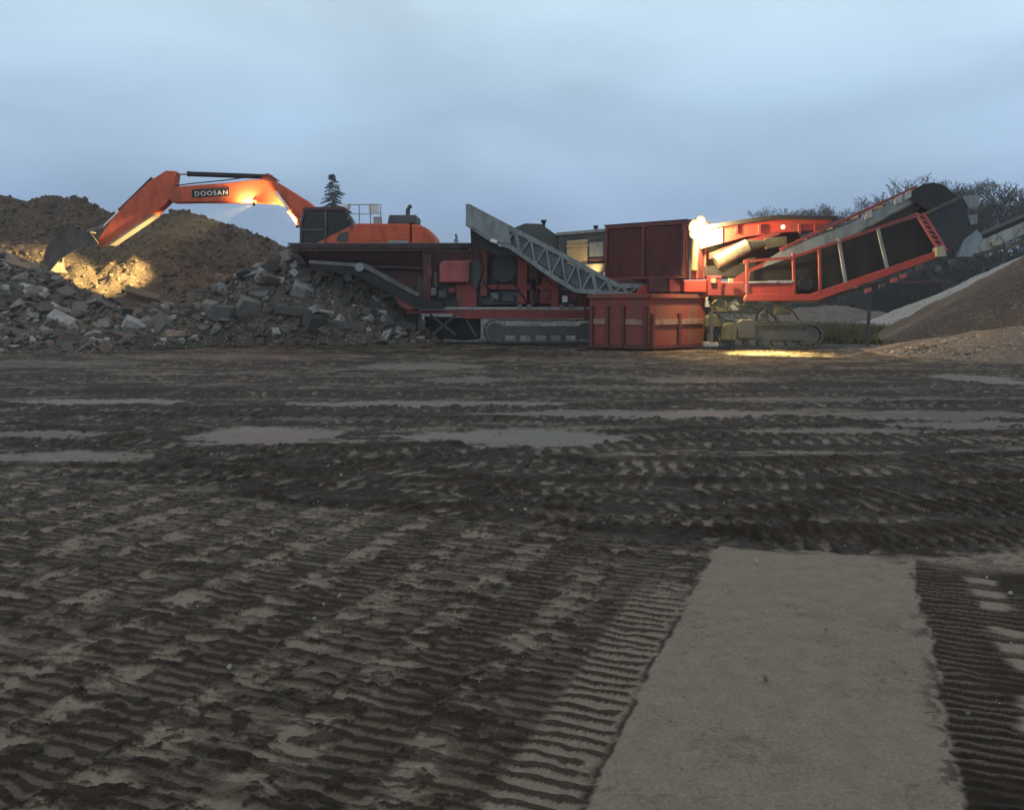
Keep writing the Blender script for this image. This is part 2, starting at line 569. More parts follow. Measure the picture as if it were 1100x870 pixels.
        fleck = (1 - lug) * ss(0.45, 0.62, fbm(X * 3.3, Y * 5.5, 4, 167, 0.65)) * m
        pale = pale * (1 - m * dk * (0.62 + 0.38 * lug)) + 0.55 * fleck
        rim = ss(w * 0.5 + 0.28, w * 0.5 + 0.06, d) * ss(w * 0.5 - 0.08, w * 0.5 + 0.02, d) * farm
        h = h * (1 - 0.5 * m) + m * (lh * 0.62 * (lug - 0.6) * ss(0.25, 0.55, fbm(X * 2.2, Y * 2.2, 3, 161)) - 0.02) + rim * (0.04 * fbm(X * 6, Y * 6, 4, 71, 0.65) - 0.01)
        pale = pale * (1 - 0.7 * rim)

    # --- pale wet silt lying in the hollows
    pools = [
        (290, 467, 95, 10, 1.0), (560, 469, 130, 10, 1.0), (60, 491, 120, 7, 0.85), (110, 431, 95, 3.2, 0.95),
        (450, 433, 150, 3.0, 0.95), (700, 444, 200, 4.6, 0.8), (990, 445, 130, 5, 0.7), (1045, 406, 40, 6, 0.9),
        (60, 465, 75, 4, 0.8), (450, 393, 70, 4.5, 0.9), (490, 408, 50, 3, 0.7), (620, 387, 60, 3, 0.5),
        (760, 408, 80, 3, 0.6), (170, 402, 60, 2.5, 0.5), (40, 391, 120, 5, 0.5), (900, 462, 110, 4, 0.75),
        (860, 429, 160, 3, 0.6), (340, 449, 120, 2.5, 0.5), (1050, 455, 100, 4, 0.8), (930, 418, 140, 2.5, 0.4),
        (240, 383, 170, 3.0, 0.45), (545, 454, 90, 2.5, 0.5), (640, 415, 110, 2.5, 0.5), (-60, 440, 80, 4, 0.6),
    ]
    for cx, cy, rx, ry, st in pools:
        c = G(cx, cy)
        Rx = rx * c.y / FPX
        Ry = 0.5 * abs(G(cx, cy - ry).y - G(cx, cy + ry).y)
        q = np.hypot((X - c.x + 0.4 * wx * Rx + 0.25 * wfx) / Rx, (Y - c.y + 1.0 * wy * Ry + 0.5 * wfy) / Ry)
        m = st * ss(1.05, 0.84, q + 0.25 * (lump - 0.5) + 0.55 * (fbm(X * 1.7, Y * 2.2, 5, 231, 0.65) - 0.5))
        puddle = np.maximum(puddle, m)
    cr2 = fbm(X * 7 + wfx, Y * 10 + wfy, 5, 211, 0.66)
    cm = ss(0.52, 0.60, cr2) * farm * (1 - ss(0.2, 0.5, puddle))
    pale = pale * (1 - 0.5 * cm)
    h = h + farm * (0.014 * cm * cr2 + 0.014 * (fbm(X * 11, Y * 13, 4, 217, 0.7) - 0.5))
    flat = ss(0.3, 0.8, puddle)
    h = h * (1 - 0.85 * flat) - 0.012 * flat
    # stone dust spread in front of the heaps and mounds
    h = h * ss(90, 45, Y)
    return h, np.clip(pale, 0, 1), np.clip(puddle, 0, 1)


def grid_mesh(name, X, Y, Z, m, cols=None):
    r, c = X.shape
    me = bpy.data.meshes.new(name)
    n = r * c
    co = np.stack([X, Y, Z], -1).reshape(-1).astype(np.float32)
    idx = np.arange(n).reshape(r, c)
    quads = np.stack([idx[:-1, :-1], idx[:-1, 1:], idx[1:, 1:], idx[1:, :-1]], -1).reshape(-1, 4).astype(np.int32)
    me.vertices.add(n)
    me.vertices.foreach_set('co', co)
    nf = len(quads)
    me.loops.add(nf * 4)
    me.loops.foreach_set('vertex_index', quads.reshape(-1))
    me.polygons.add(nf)
    me.polygons.foreach_set('loop_start', np.arange(0, nf * 4, 4, dtype=np.int32))
    me.polygons.foreach_set('use_smooth', np.ones(nf, dtype=bool))
    me.update(calc_edges=True)
    if cols is not None:
        at = me.attributes.new('surface_mix', 'FLOAT_COLOR', 'POINT')
        at.data.foreach_set('color', np.concatenate([cols.reshape(-1, 3), np.ones((n, 1))], 1).reshape(-1).astype(np.float32))
    me.materials.append(m)
    o = bpy.data.objects.new(name, me)
    col.objects.link(o)
    return o


def ground_material():
    m, t, N, L, b = new_mat('rutted_mud')
    at = N.new('ShaderNodeAttribute')
    at.attribute_name = 'surface_mix'
    sp = N.new('ShaderNodeSeparateColor')
    L.new(at.outputs['Color'], sp.inputs[0])
    big = noise(N, L, 0.6, 5, 0.6)
    mid = noise(N, L, 9.0, 6, 0.65)
    fin = noise(N, L, 70.0, 5, 0.7)
    grit = noise(N, L, 260.0, 3, 0.6)
    mud = mixrgb(N, L, rng(N, L, mid, 0.35, 0.7), (0.011, 0.0078, 0.0051), (0.031, 0.0225, 0.0155))
    mud = mixrgb(N, L, rng(N, L, big, 0.4, 0.65, 0, 0.6), mud, (0.034, 0.025, 0.0175))
    pl = mixrgb(N, L, rng(N, L, fin, 0.32, 0.68), (0.140, 0.117, 0.092), (0.234, 0.201, 0.163))
    pl = mixrgb(N, L, rng(N, L, mid, 0.4, 0.68, 0, 0.45), pl, (0.15, 0.118, 0.086))
    pl = mixrgb(N, L, rng(N, L, grit, 0.60, 0.74, 0, 0.7), pl, (0.085, 0.07, 0.054))
    add = N.new('ShaderNodeMath')
    add.operation = 'MULTIPLY_ADD'
    L.new(fin, add.inputs[0])
    add.inputs[1].default_value = 0.5
    L.new(sp.outputs[0], add.inputs[2])
    fac = rng(N, L, add.outputs[0], 0.32, 1.05)
    c = mixrgb(N, L, fac, mud, pl)
    c = mixrgb(N, L, rng(N, L, sp.outputs[1], 0.25, 0.9, 0, 0.85), c, (0.118, 0.098, 0.078))
    L.new(c, b.inputs['Base Color'])
    r0 = rng(N, L, mid, 0.35, 0.7, 0.62, 0.92)
    rm = N.new('ShaderNodeMix')
    rm.data_type = 'FLOAT'
    L.new(rng(N, L, sp.outputs[1], 0.3, 0.9), rm.inputs['Factor'])
    L.new(r0, rm.inputs['A'])
    rm.inputs['B'].default_value = 0.42
    L.new(rm.outputs['Result'], b.inputs['Roughness'])
    b.inputs['Specular IOR Level'].default_value = 0.16
    bp = N.new('ShaderNodeBump')
    bp.inputs['Strength'].default_value = 0.55
    bp.inputs['Distance'].default_value = 0.006
    L.new(fin, bp.inputs['Height'])
    bp2 = N.new('ShaderNodeBump')
    bp2.inputs['Strength'].default_value = 0.4
    bp2.inputs['Distance'].default_value = 0.02
    L.new(mid, bp2.inputs['Height'])
    L.new(bp.outputs[0], bp2.inputs['Normal'])
    L.new(bp2.outputs[0], b.inputs['Normal'])
    return m


MUD = ground_material()
rows = []
y = 905.0
while y > 366:
    rows.append(G(550, y).y)
    y -= 0.95 if y > 400 else 0.7
rows = [0.4, 0.9, 1.4, 1.9, 2.3] + [r for r in rows if r > 2.5]
q = rows[-1]
while q < 9000:
    q *= 1.12
    rows.append(q)
side = list(np.linspace(1.0, 2.4, 110)[1:]) + [2.4 * 1.3 ** k for k in range(1, 7)]
aa = np.concatenate([[-x * 0.72 for x in side[::-1]], np.linspace(-0.70, 0.70, 1120), [x * 0.72 for x in side]])
Yg, Ag = np.meshgrid(np.array(rows), aa, indexing='ij')
Xg = Ag * (Yg + 0.9)
hg, pg, wg = ground_field(Xg, Yg)
ground = grid_mesh('ground', Xg, Yg, hg, MUD, np.stack([pg, wg, wg * 0], -1))
tag(ground, 'rutted dark mud yard crossed by crawler and tyre tracks', kind='structure')

# ------------------------------------------------------------------ heaps
def interp_px(tab, Yd):
    """table of photo points along a crest standing at depth Yd -> world x, z arrays"""
    pts = [P(a, b, Yd) for a, b in tab]
    return np.array([p.x for p in pts]), np.array([p.z for p in pts])


RUB_Y = 35.0
rx, rz = interp_px([(-260, 300), (-60, 268), (0, 278), (40, 292), (65, 309), (110, 326), (150, 334), (195, 331), (235, 306), (290, 291),
                    (325, 280), (370, 284), (405, 303), (435, 330), (452, 352), (475, 370)], RUB_Y)
bx = np.array([G(a, b).x for a, b in [(-250, 380), (0, 379), (120, 378), (250, 371), (400, 366), (480, 366)]])
by = np.array([G(a, b).y for a, b in [(-250, 380), (0, 379), (120, 378), (250, 371), (400, 366), (480, 366)]])


def rubble_h(X, Y):
    crest = np.interp(X, rx, rz)
    base = np.interp(X, bx, by) - 0.3
    base = np.minimum(base, 33.2)
    t = (Y - base) / (RUB_Y - base)
    front = np.clip(t, 0, 1) ** 0.85
    back = ss(41.5, 35.0, Y)
    back = 0.55 * ss(60, 36, Y) + 0.45 * back
    z = crest * np.where(Y < RUB_Y, front, back)
    n = (fbm(X * 0.8, Y * 0.8, 5, 101, 0.6) - 0.5)
    n2 = (fbm(X * 2.5, Y * 2.5, 3, 104, 0.6) - 0.5)
    z = z + (0.9 * n + 0.35 * n2) * np.clip(z * 0.8, 0, 1)
    return np.where(t < 0.0, -0.15, z)


EAR_Y = 47.0
ex, ez = interp_px([(-320, 235), (-150, 212), (0, 209), (30, 212), (55, 214), (80, 216), (105, 224), (130, 234), (150, 235), (165, 229), (195, 227),
                    (225, 236), (250, 243), (275, 251), (300, 262), (320, 273), (350, 292), (400, 320), (460, 372), (520, 380)], EAR_Y)


def earth_h(X, Y):
    crest = np.interp(X, ex, ez)
    # the digging face bites into the near side left of the mound
    t = (Y - 38.4) / (EAR_Y - 38.4)
    front = np.clip(t, 0, 1) ** 0.8
    z = crest * np.where(Y < EAR_Y, 0.12 + 0.88 * front, ss(70, 46.5, Y))
    n = (fbm(X * 0.45, Y * 0.45, 5, 131, 0.55) - 0.5)
    n2 = (fbm(X * 1.8, Y * 1.8, 4, 137, 0.6) - 0.5)
    n3 = (fbm(X * 5.0, Y * 5.0, 3, 139, 0.6) - 0.5)
    return z + (1.3 * n + 0.5 * n2 + 0.14 * n3) * np.clip(z * 0.35, 0, 1)


RUBM = soil('rubble_fines', (0.05, 0.043, 0.036), (0.092, 0.08, 0.068), (0.15, 0.135, 0.115), 0.9)
EARTHM = soil('brown_earth', (0.052, 0.040, 0.031), (0.085, 0.066, 0.051), (0.125, 0.10, 0.08), 0.7, 0.8)
SANDM = soil('brown_sand', (0.09, 0.067, 0.051), (0.118, 0.09, 0.069), (0.135, 0.107, 0.084), 0.8, 0.35)
PALEG = soil('pale_gravel', (0.24, 0.23, 0.21), (0.3, 0.285, 0.265), (0.36, 0.35, 0.33), 1.2, 0.4)
GRAVM = soil('grey_gravel', (0.085, 0.072, 0.062), (0.13, 0.113, 0.10), (0.19, 0.17, 0.155), 1.6, 0.7)

xs = np.linspace(-34, -1.8, 330)
ys = np.linspace(26.5, 44, 190)
Yr, Xr = np.meshgrid(ys, xs, indexing='ij')
rub = tag(grid_mesh('rubble_heap', Xr, Yr, rubble_h(Xr, Yr), RUBM), 'grey heap of broken concrete rubble in front of the excavator', kind='structure')
xs = np.linspace(-46, -2, 350)
ys = np.linspace(37.6, 72, 240)
Ye, Xe = np.meshgrid(ys, xs, indexing='ij')
ear = tag(grid_mesh('earth_mound', Xe, Ye, earth_h(Xe, Ye), EARTHM), 'tall brown earth mound behind the excavator arm', kind='structure')


def cone_heap(name, cx, cy, rad, hgt, m, label, seed, rough=0.25, n=150, flat=0.08):
    g = np.linspace(-1.06, 1.06, n)
    A, B = np.meshgrid(g, g, indexing='ij')
    X, Y = cx + B * rad, cy + A * rad
    ww = fbm(X * 0.4, Y * 0.4, 3, seed)
    r = np.hypot(A, B) * (1 + 0.22 * (ww - 0.5))
    z = hgt * (np.sqrt((1 - r) ** 2 + flat * flat * 0.2) * np.sign(1 - r))
    z = z + rough * (fbm(X * 1.3, Y * 1.3, 5, seed + 4, 0.6) - 0.5) * np.clip((1 - r) * 4, 0, 1)
    z = np.where(r > 1, -0.2, z)
    return tag(grid_mesh(name, X, Y, z, m), label, kind='structure')


sandc = P(1172, 330, 34.0)
cone_heap('sand_pile', sandc.x, 34.5, 7.9, 4.9, SANDM, 'brown sand pile at the right edge under the conveyor end', 201)
gc = Vector((17.3, 27.0, 0.0))
cone_heap('gravel_pile', gc.x, 27.0, 5.6, 1.1, GRAVM, 'low grey gravel spread at the foot of the brown sand pile', 211, 0.3)
pc = P(1120, 325, 52.0)
cone_heap('gravel_pile', pc.x, 52.0, 10.4, 5.0, PALEG, 'pale grey gravel pile seen behind the screener conveyor', 221, 0.3)
cone_heap('earth_bank', P(900, 330, 62).x, 64.0, 9.0, 1.5, GRAVM, 'low dark bank beyond the grass behind the screener', 231, 0.5)

# ------------------------------------------------------------------ broken concrete
def chunk_mesh(kind, rnd):
    bm = bmesh.new()
    sx, sy, sz = {'block': (0.5, 0.42, 0.34), 'slab': (0.75, 0.5, 0.14), 'lump': (0.45, 0.42, 0.38)}[kind]
    k = 15 if kind == 'lump' else 11
    for i in range(k):
        if kind == 'lump':
            v = Vector((rnd.gauss(0, 1), rnd.gauss(0, 1), rnd.gauss(0, 1))).normalized()
            p = (v.x * sx, v.y * sy, v.z * sz)
        else:
            sgn = [(-1, -1), (1, -1), (1, 1), (-1, 1), (0.3, -1.05), (1.1, 0.2)][i % 6]
            z = -1 if i < 6 else 1
            p = ((sgn[0] + rnd.uniform(-.35, .15)) * sx, (sgn[1] + rnd.uniform(-.3, .2)) * sy, (z + rnd.uniform(-.18, .18)) * sz)
        bm.verts.new(p)
    bmesh.ops.convex_hull(bm, input=bm.verts)
    loose = [v for v in bm.verts if not v.link_faces]
    bmesh.ops.delete(bm, geom=loose, context='VERTS')
    me = bpy.data.meshes.new('concrete_chunk')
    bm.to_mesh(me)
    bm.free()
    return me


def stone_mat(name, a, b2):
    m, t, N, L, b = new_mat(name)
    oi = N.new('ShaderNodeObjectInfo')
    c = mixrgb(N, L, oi.outputs['Random'], a, b2)
    n = noise(N, L, 6, 6, 0.65)
    c2 = mixrgb(N, L, rng(N, L, n, 0.4, 0.7, 0, 0.7), c, (0.085, 0.075, 0.066))
    L.new(c2, b.inputs['Base Color'])
    b.inputs['Roughness'].default_value = 0.85
    b.inputs['Specular IOR Level'].default_value = 0.3
    bp = N.new('ShaderNodeBump')
    bp.inputs['Strength'].default_value = 0.5
    bp.inputs['Distance'].default_value = 0.04
    L.new(noise(N, L, 14, 5, 0.7), bp.inputs['Height'])
    L.new(bp.outputs[0], b.inputs['Normal'])
    return m


CONC = stone_mat('broken_concrete', (0.05, 0.048, 0.045), (0.21, 0.203, 0.19))
CONC_PALE = stone_mat('pale_concrete', (0.28, 0.28, 0.27), (0.40, 0.40, 0.39))
CONC_BROWN = stone_mat('earthy_stone', (0.10, 0.075, 0.055), (0.24, 0.18, 0.135))
BRICKC = stone_mat('brick_rubble', (0.09, 0.06, 0.05), (0.13, 0.095, 0.08))
rnd = random.Random(5)
lib = {}
EARTHM2 = stone_mat('brown_clod', (0.045, 0.035, 0.028), (0.11, 0.085, 0.066))
for kind in ('block', 'slab', 'lump'):
    for mat in (CONC, CONC_PALE, CONC_BROWN, BRICKC, EARTHM, EARTHM2):
        lib[kind, mat.name] = []
        for i in range(5):
            me = chunk_mesh(kind, rnd)
            me.materials.append(mat)
            lib[kind, mat.name].append(me)


def z_at(f, x, y):
    return float(f(np.array([[x]]), np.array([[y]]))[0, 0])


def put_chunk(name, kind, mat, x, y, z, s, rot, parent=None):
    o = bpy.data.objects.new(name, rnd.choice(lib[kind, mat.name]))
    col.objects.link(o)
    o.location = (x, y, z)
    o.rotation_euler = rot
    o.scale = s if isinstance(s, tuple) else (s, s, s)
    if parent: o.parent = parent
    return o


def hit_heap(px, py):
    """where the line of sight to a photo point meets the rubble heap"""
    Yd = 27.0
    while Yd < 44:
        p = P(px, py, Yd)
        if z_at(rubble_h, p.x, Yd) > p.z: return p
        Yd += 0.08
    return P(px, py, 36)


BIG = [
    (78, 349, 'slab', CONC_PALE, (0.82, 0.6, 0.9), (0.5, 0.45, 0.2), 'white flat concrete slab sloping down, lowest and largest of the pale slabs'),
    (66, 337, 'slab', CONC_PALE, (0.7, 0.45, 0.9), (0.55, 0.5, 0.1), 'pale narrow slab lying just above the largest white slab'),
    (34, 314, 'slab', CONC_PALE, (0.85, 0.8, 1.0), (0.4, 0.2, 0.1), 'pale slab high on the left of the heap under the bucket'),
    (146, 352, 'block', CONC_PALE, (0.7, 0.7, 0.8), (0.3, 0.5, 0.5), 'white concrete block at the middle foot of the heap'),
    (35, 367, 'lump', CONC_PALE, (0.6, 0.6, 0.6), (0.2, 0.1, 0.9), 'light grey lump near the foot of the heap at far left'),
    (4, 345, 'block', CONC_PALE, (0.5, 0.5, 0.5), (0.6, 0.1, 0.3), 'small white block at the left edge of the photo'),
    (203, 334, 'lump', CONC, (1.15, 0.9, 0.9), (0.1, 0.2, 0.4), 'large rounded grey boulder right of the lit hollow'),
    (236, 336, 'block', CONC, (1.05, 0.9, 0.9), (0.2, 0.1, 1.0), 'big square grey block beside the rounded boulder'),
    (188, 360, 'lump', CONC_BROWN, (1.05, 0.8, 0.7), (0.1, 0.0, 0.2), 'wide brownish boulder at the foot of the heap'),
    (232, 356, 'lump', CONC, (0.8, 0.7, 0.7), (0.0, 0.3, 1.4), 'grey boulder at the foot of the heap below the square block'),
    (268, 331, 'block', CONC, (0.9, 0.8, 1.1), (0.3, 0.2, 0.6), 'upright dark grey block in the middle of the heap'),
    (237, 301, 'lump', CONC_BROWN, (0.85, 0.7, 0.75), (0.2, 0.3, 0.1), 'warm lit brown boulder on the crest, leftmost of the row'),
    (257, 297, 'lump', CONC_PALE, (0.6, 0.5, 0.5), (0.3, 0.3, 0.7), 'pale stone on the crest right of the brown boulder'),
    (287, 295, 'block', CONC_PALE, (0.65, 0.6, 0.6), (0.2, 0.4, 0.2), 'pale warm block on the crest below the mound foot'),
    (325, 311, 'block', CONC_PALE, (0.75, 0.7, 0.7), (0.5, 0.3, 0.3), 'pale block high on the heap below the crusher hopper'),
    (318, 332, 'slab', CONC, (1.1, 0.8, 1.1), (0.2, 0.15, 0.1), 'long flat grey slab lying level in the heap'),
    (340, 347, 'block', CONC, (0.8, 0.7, 0.7), (0.3, 0.2, 0.8), 'grey block right of the long flat slab near the foot'),
    (300, 300, 'slab', BRICKC, (0.8, 0.7, 1.1), (0.4, 0.2, 0.6), 'reddish masonry slab on the crest near the hopper'),
    (18, 283, 'slab', CONC_BROWN, (1.2, 0.8, 1.0), (0.3, 0.35, 0.0), 'tan slab sloping toward the bucket at the left'),
    (430, 357, 'block', CONC_PALE, (0.42, 0.4, 0.5), (0.2, 0.5, 0.4), 'small pale block below the red chute of the crusher'),
    (155, 318, 'slab', CONC_BROWN, (0.9, 0.7, 1.0), (0.35, 0.3, 0.4), 'brown slab at the lower edge of the lit hollow'),
    (110, 325, 'block', CONC_BROWN, (0.8, 0.7, 0.7), (0.35, 0.5, 1.1), 'earthy block below the floodlit soil'),
]
for px, py, kind, mat, s, rot, lab in BIG:
    p = hit_heap(px, py)
    o = put_chunk('concrete_slab' if kind == 'slab' else 'concrete_block' if kind == 'block' else 'boulder', kind, mat, p.x, p.y, p.z, s, rot)
    tag(o, lab, 'slab' if kind == 'slab' else 'block' if kind == 'block' else 'boulder', 'large pieces lying on the rubble heap')

count = 0
kinds = ['block', 'block', 'slab', 'lump', 'lump']
while count < 278:
    x = rnd.uniform(-23.5, -3.9) if rnd.random() < 0.78 else rnd.uniform(-10, -4.2)
    yb = float(np.interp(x, bx, by))
    yy = yb + (35.6 - yb) * rnd.random() ** 0.9
    z = z_at(rubble_h, x, yy)
    if z < 0.05: continue
    s = min(0.95, 0.33 + rnd.expovariate(6.5))
    mat = CONC if rnd.random() < 0.80 else (CONC_BROWN if rnd.random() < 0.80 else (CONC_PALE if rnd.random() < 0.4 else BRICKC))
    put_chunk('concrete_chunk', rnd.choice(kinds), mat, x, yy, z + 0.02, (s * rnd.uniform(.8, 1.25), s * rnd.uniform(.75, 1.1), s * rnd.uniform(.7, 1.1)),
              (rnd.gauss(0.35, 0.35), rnd.gauss(0, 0.4), rnd.uniform(0, 6.28)), rub)
    count += 1


def scatter(name, f, n, area, smin, smax, mats, label, seed, parent=None, kinds=('block', 'lump'), zmin=0.02):
    """many small stones joined into one object"""
    rd = random.Random(seed)
    V, F, MI = [], [], []
    src = []
    for k in kinds:
        for mi, mt in enumerate(mats):
            for me in lib[k, mt.name][:4]:
                src.append((mi, [v.co.copy() for v in me.vertices], [tuple(p.vertices) for p in me.polygons]))
    xs_ = np.array([rd.uniform(area[0], area[1]) for _ in range(n)])
    ys_ = np.array([rd.uniform(area[2], area[3]) for _ in range(n)])
    zs_ = f(xs_[None, :], ys_[None, :])[0]
    for x, yy, z in zip(xs_, ys_, zs_):
        if z < zmin: continue
        mi, vs, fs = rd.choice(src)
        s = smin + (smax - smin) * rd.random() ** 2.5
        M = Matrix.LocRotScale(Vector((x, yy, z)), Euler((rd.gauss(0.2, .5), rd.gauss(0, .5), rd.uniform(0, 6.3))), Vector((s, s * rd.uniform(.7, 1), s * rd.uniform(.7, 1.1))))
        b0 = len(V)
        V += [M @ v for v in vs]
        F += [tuple(i + b0 for i in f_) for f_ in fs]
        MI += [mi] * len(fs)
    me = bpy.data.meshes.new(name)
    me.from_pydata(V, [], F)
    for mt in mats: me.materials.append(mt)
    me.polygons.foreach_set('material_index', MI)
    o = bpy.data.objects.new(name, me)
    col.objects.link(o)
    if parent: o.parent = parent
    return tag(o, label, kind='stuff')


scatter('small_rubble', rubble_h, 6500, (-24, -2.5, 27.8, 36.2), 0.08, 0.5, [CONC, CONC, CONC, CONC_BROWN, CONC_BROWN, CONC_PALE, BRICKC], 'small broken concrete between the larger chunks', 3, rub, ('block', 'slab', 'lump'), 0.05)
scatter('clods', earth_h, 3600, (-33, -4, 39.5, 48), 0.05, 0.32, [EARTHM, EARTHM2, CONC_BROWN], 'stones and clods sticking out of the brown mound', 4, ear)
def gravel_h(X, Y):
    r = np.hypot((X - gc.x) / 5.6, (Y - 27.0) / 5.6)
    return 1.08 * (1 - r) * 0.97
scatter('loose_gravel', gravel_h, 2600, (gc.x - 5.6, gc.x + 3, 21.4, 28), 0.03, 0.13, [CONC, CONC_PALE, CONC_BROWN], 'loose grey stones at the foot of the sand pile', 6)


def flat_h(X, Y): return ground_field(X, Y)[0] + 0.021


scatter('loose_pebbles', flat_h, 700, (-6, 6, 3, 12), 0.006, 0.028, [CONC, CONC_BROWN, CONC_PALE], 'pebbles and clods scattered over the mud', 8, None, ('lump', 'block'), -1)

# ------------------------------------------------------------------ crawler track builder
def crawler(parent, x0, x1, ytop, ybot, Y, W, mshoe=GREY_DARK, mframe=GREY_DARK, nroll=6):
    """track assembly seen from its side between photo x0..x1 at depth Y"""
    a, b = P(x0, ybot, Y), P(x1, ytop, Y)
    hgt = b.z - a.z
    r = hgt / 2
    cz = a.z + r
    xl, xr = a.x + r, b.x - r
    tr = MB()
    per = []
    n = 14
    for i in range(n + 1):
        t = math.pi / 2 + math.pi * i / n
        per.append((xl + r * math.cos(t), cz + r * math.sin(t)))
    for i in range(n + 1):
        t = -math.pi / 2 + math.pi * i / n
        per.append((xr + r * math.cos(t), cz + r * math.sin(t)))
    per.append(per[0])
    # shoes spaced along the loop
    cum = [0]
    for p_, q_ in zip(per[:-1], per[1:]): cum.append(cum[-1] + math.hypot(q_[0] - p_[0], q_[1] - p_[1]))
    ns = int(cum[-1] / 0.2)
    for k in range(ns):
        d = cum[-1] * k / ns
        i = max(j for j in range(len(cum) - 1) if cum[j] <= d)
        t = (d - cum[i]) / max(1e-6, cum[i + 1] - cum[i])
        x = per[i][0] + t * (per[i + 1][0] - per[i][0])
        z = per[i][1] + t * (per[i + 1][1] - per[i][1])
        ang = math.atan2(per[i + 1][1] - per[i][1], per[i + 1][0] - per[i][0])
        M = Matrix.Rotation(-ang, 3, 'Y')
        tr.box((x, Y + W / 2, z), (0.18, W, 0.05), M)
        nx, nz = -math.sin(ang), math.cos(ang)
        tr.box((x - nx * -0.035 if False else x - nx * 0.035 * -1, Y + W / 2, z + nz * 0.035), (0.03, W, 0.04), M)
    tr.build('track_chain', mshoe, parent)
    fr = MB()
    fr.box(((xl + xr) / 2, Y + W / 2 - 0.02, cz + 0.02), (xr - xl, W * 0.7, hgt * 0.42))
    fr.build('track_frame', mframe, parent)
    for k in range(nroll):
        x = xl + (xr - xl) * (k + 0.5) / nroll
        MB().tube((x, Y + 0.08, a.z + hgt * 0.2), (x, Y + W - 0.1, a.z + hgt * 0.2), hgt * 0.13, 12).build('track_roller', mshoe, parent)
    MB().tube((xl, Y + 0.05, cz), (xl, Y + W - 0.05, cz), r * 0.78, 18).build('idler_wheel', mshoe, parent)
    MB().tube((xr, Y + 0.05, cz), (xr, Y + W - 0.05, cz), r * 0.78, 18).build('drive_sprocket', mshoe, parent)


# ------------------------------------------------------------------ excavator
EY = 39.6
ex_root = thing('excavator', 'orange tracked excavator on the heap with its arm reaching over the lit soil', 'excavator', (P(395, 300, EY).x, EY, P(395, 295, EY).z))
E = ex_root
crawler(E, 335, 462, 268, 296, EY - 1.7, 0.7)
crawler(E, 335, 462, 268, 296, EY + 1.0, 0.7)
MB().tube(P(398, 272, EY), P(398, 263, EY), 0.85, 24).build('turntable', GREY_DARK, E)
body = MB()
body.prof([(340, 266), (340, 261), (372, 245), (384, 240), (440, 240.5), (441, 266)], EY - 1.5, 3.0)
body.build('house', ORANGE, E, 0.05)
cw = MB()
cw.prof([(442, 240.5), (452, 242), (460, 246), (465.5, 252), (467, 260), (465, 266), (442, 266)], EY - 1.55, 3.1)
cw.build('counterweight', ORANGE, E, 0.08)
MB().prof([(345, 268), (345, 266.2), (462, 266.2), (462, 268)], EY - 1.35, 2.7).build('deck_frame', GREY_DARK, E)
for xa, xb in ((387, 411), (414, 439)):
    MB().prof([(xa, 258), (xa, 244), (xb, 244), (xb, 258)], EY - 1.53, 0.04).build('side_door', ORANGE, E)
MB().prof([(415, 263), (419, 258.5), (438, 258.5), (440, 263)], EY - 1.56, 0.05).build('service_step', GREY_PALE, E)
MB().prof([(361, 259), (364, 251.5), (374, 248), (374, 259)], EY - 1.53, 0.05).build('side_grille', GREY_DARK, E)
MB().prof([(416, 240.3), (418, 231), (447, 231), (447, 240.3)], EY - 0.9, 1.9).build('engine_hood', GREY_DARK, E, 0.04)
ep = P(438, 231, EY - 0.3)
MB().tube(ep, ep + Vector((0.02, 0, 0.28)), 0.10, 12).tube(ep + Vector((0.02, 0, 0.28)), ep + Vector((0.16, 0, 0.42)), 0.09, 12).build('exhaust_pipe', GREY_DARK, E)
# cab on the near side
cabY, cabD = EY - 1.5, 1.05
MB().prof([(323, 265), (323.5, 240), (327, 226.5), (371, 226.5), (378, 237), (378, 247), (345, 265)], cabY + 0.06, cabD - 0.12).build('cab_glass', GLASS, E)
for nm, pth in (('front_post', [(323, 265), (323.5, 240), (327, 226)]), ('rear_post', [(371, 226), (378, 237), (378, 247)]), ('middle_post', [(350, 226), (350, 262)]),
                ('sill', [(323, 265), (345, 265)]), ('window_bar', [(323.5, 247), (350, 247)])):
    for yy in (cabY, cabY + cabD):
        cf = MB()
        for p_, q_ in zip(pth[:-1], pth[1:]):
            cf.beam(P(*p_, yy), P(*q_, yy), 0.09, 0.09, (0, 1, 0))
        cf.build(nm, GREY_DARK, E)
MB().prof([(324, 226.3), (327, 222.5), (369, 222), (374, 226.3)], cabY - 0.04, cabD + 0.08).build('cab_roof', RED_DARK, E, 0.03)
seat = MB()
seat.prof([(344, 262), (344, 252), (358, 252), (361, 238), (365, 238), (363, 262)], cabY + 0.3, 0.5)
seat.build('driver_seat', BLACK, E)
# handrails and mirrors
hr = MB()
for yy in (EY - 1.45, EY + 1.2):
    hr.tube(P(374, 220, yy), P(409, 220, yy), 0.022, 8)
    hr.tube(P(374, 230, yy), P(409, 230, yy), 0.018, 8)
    for xx in (374, 386, 398, 409):
        hr.tube(P(xx, 240 if xx > 380 else 236, yy), P(xx, 220, yy), 0.022, 8)
hr.tube(P(409, 220, EY - 1.45), P(409, 220, EY + 1.2), 0.022, 8)
hr.build('handrail', GREY_PALE, E)
MB().prof([(396, 228), (396, 219), (405, 219), (407, 228)], EY - 1.2, 0.3).build('equipment_box', WHITE, E)
MB().prof([(369, 224), (369, 219), (376, 219), (376, 224)], EY - 1.4, 0.2).build('roof_lamp', WHITE, E)
MB().prof([(401, 241), (401, 233), (409, 233), (409, 241)], EY - 1.0, 0.4).build('filler_cap', GREY_PALE, E)
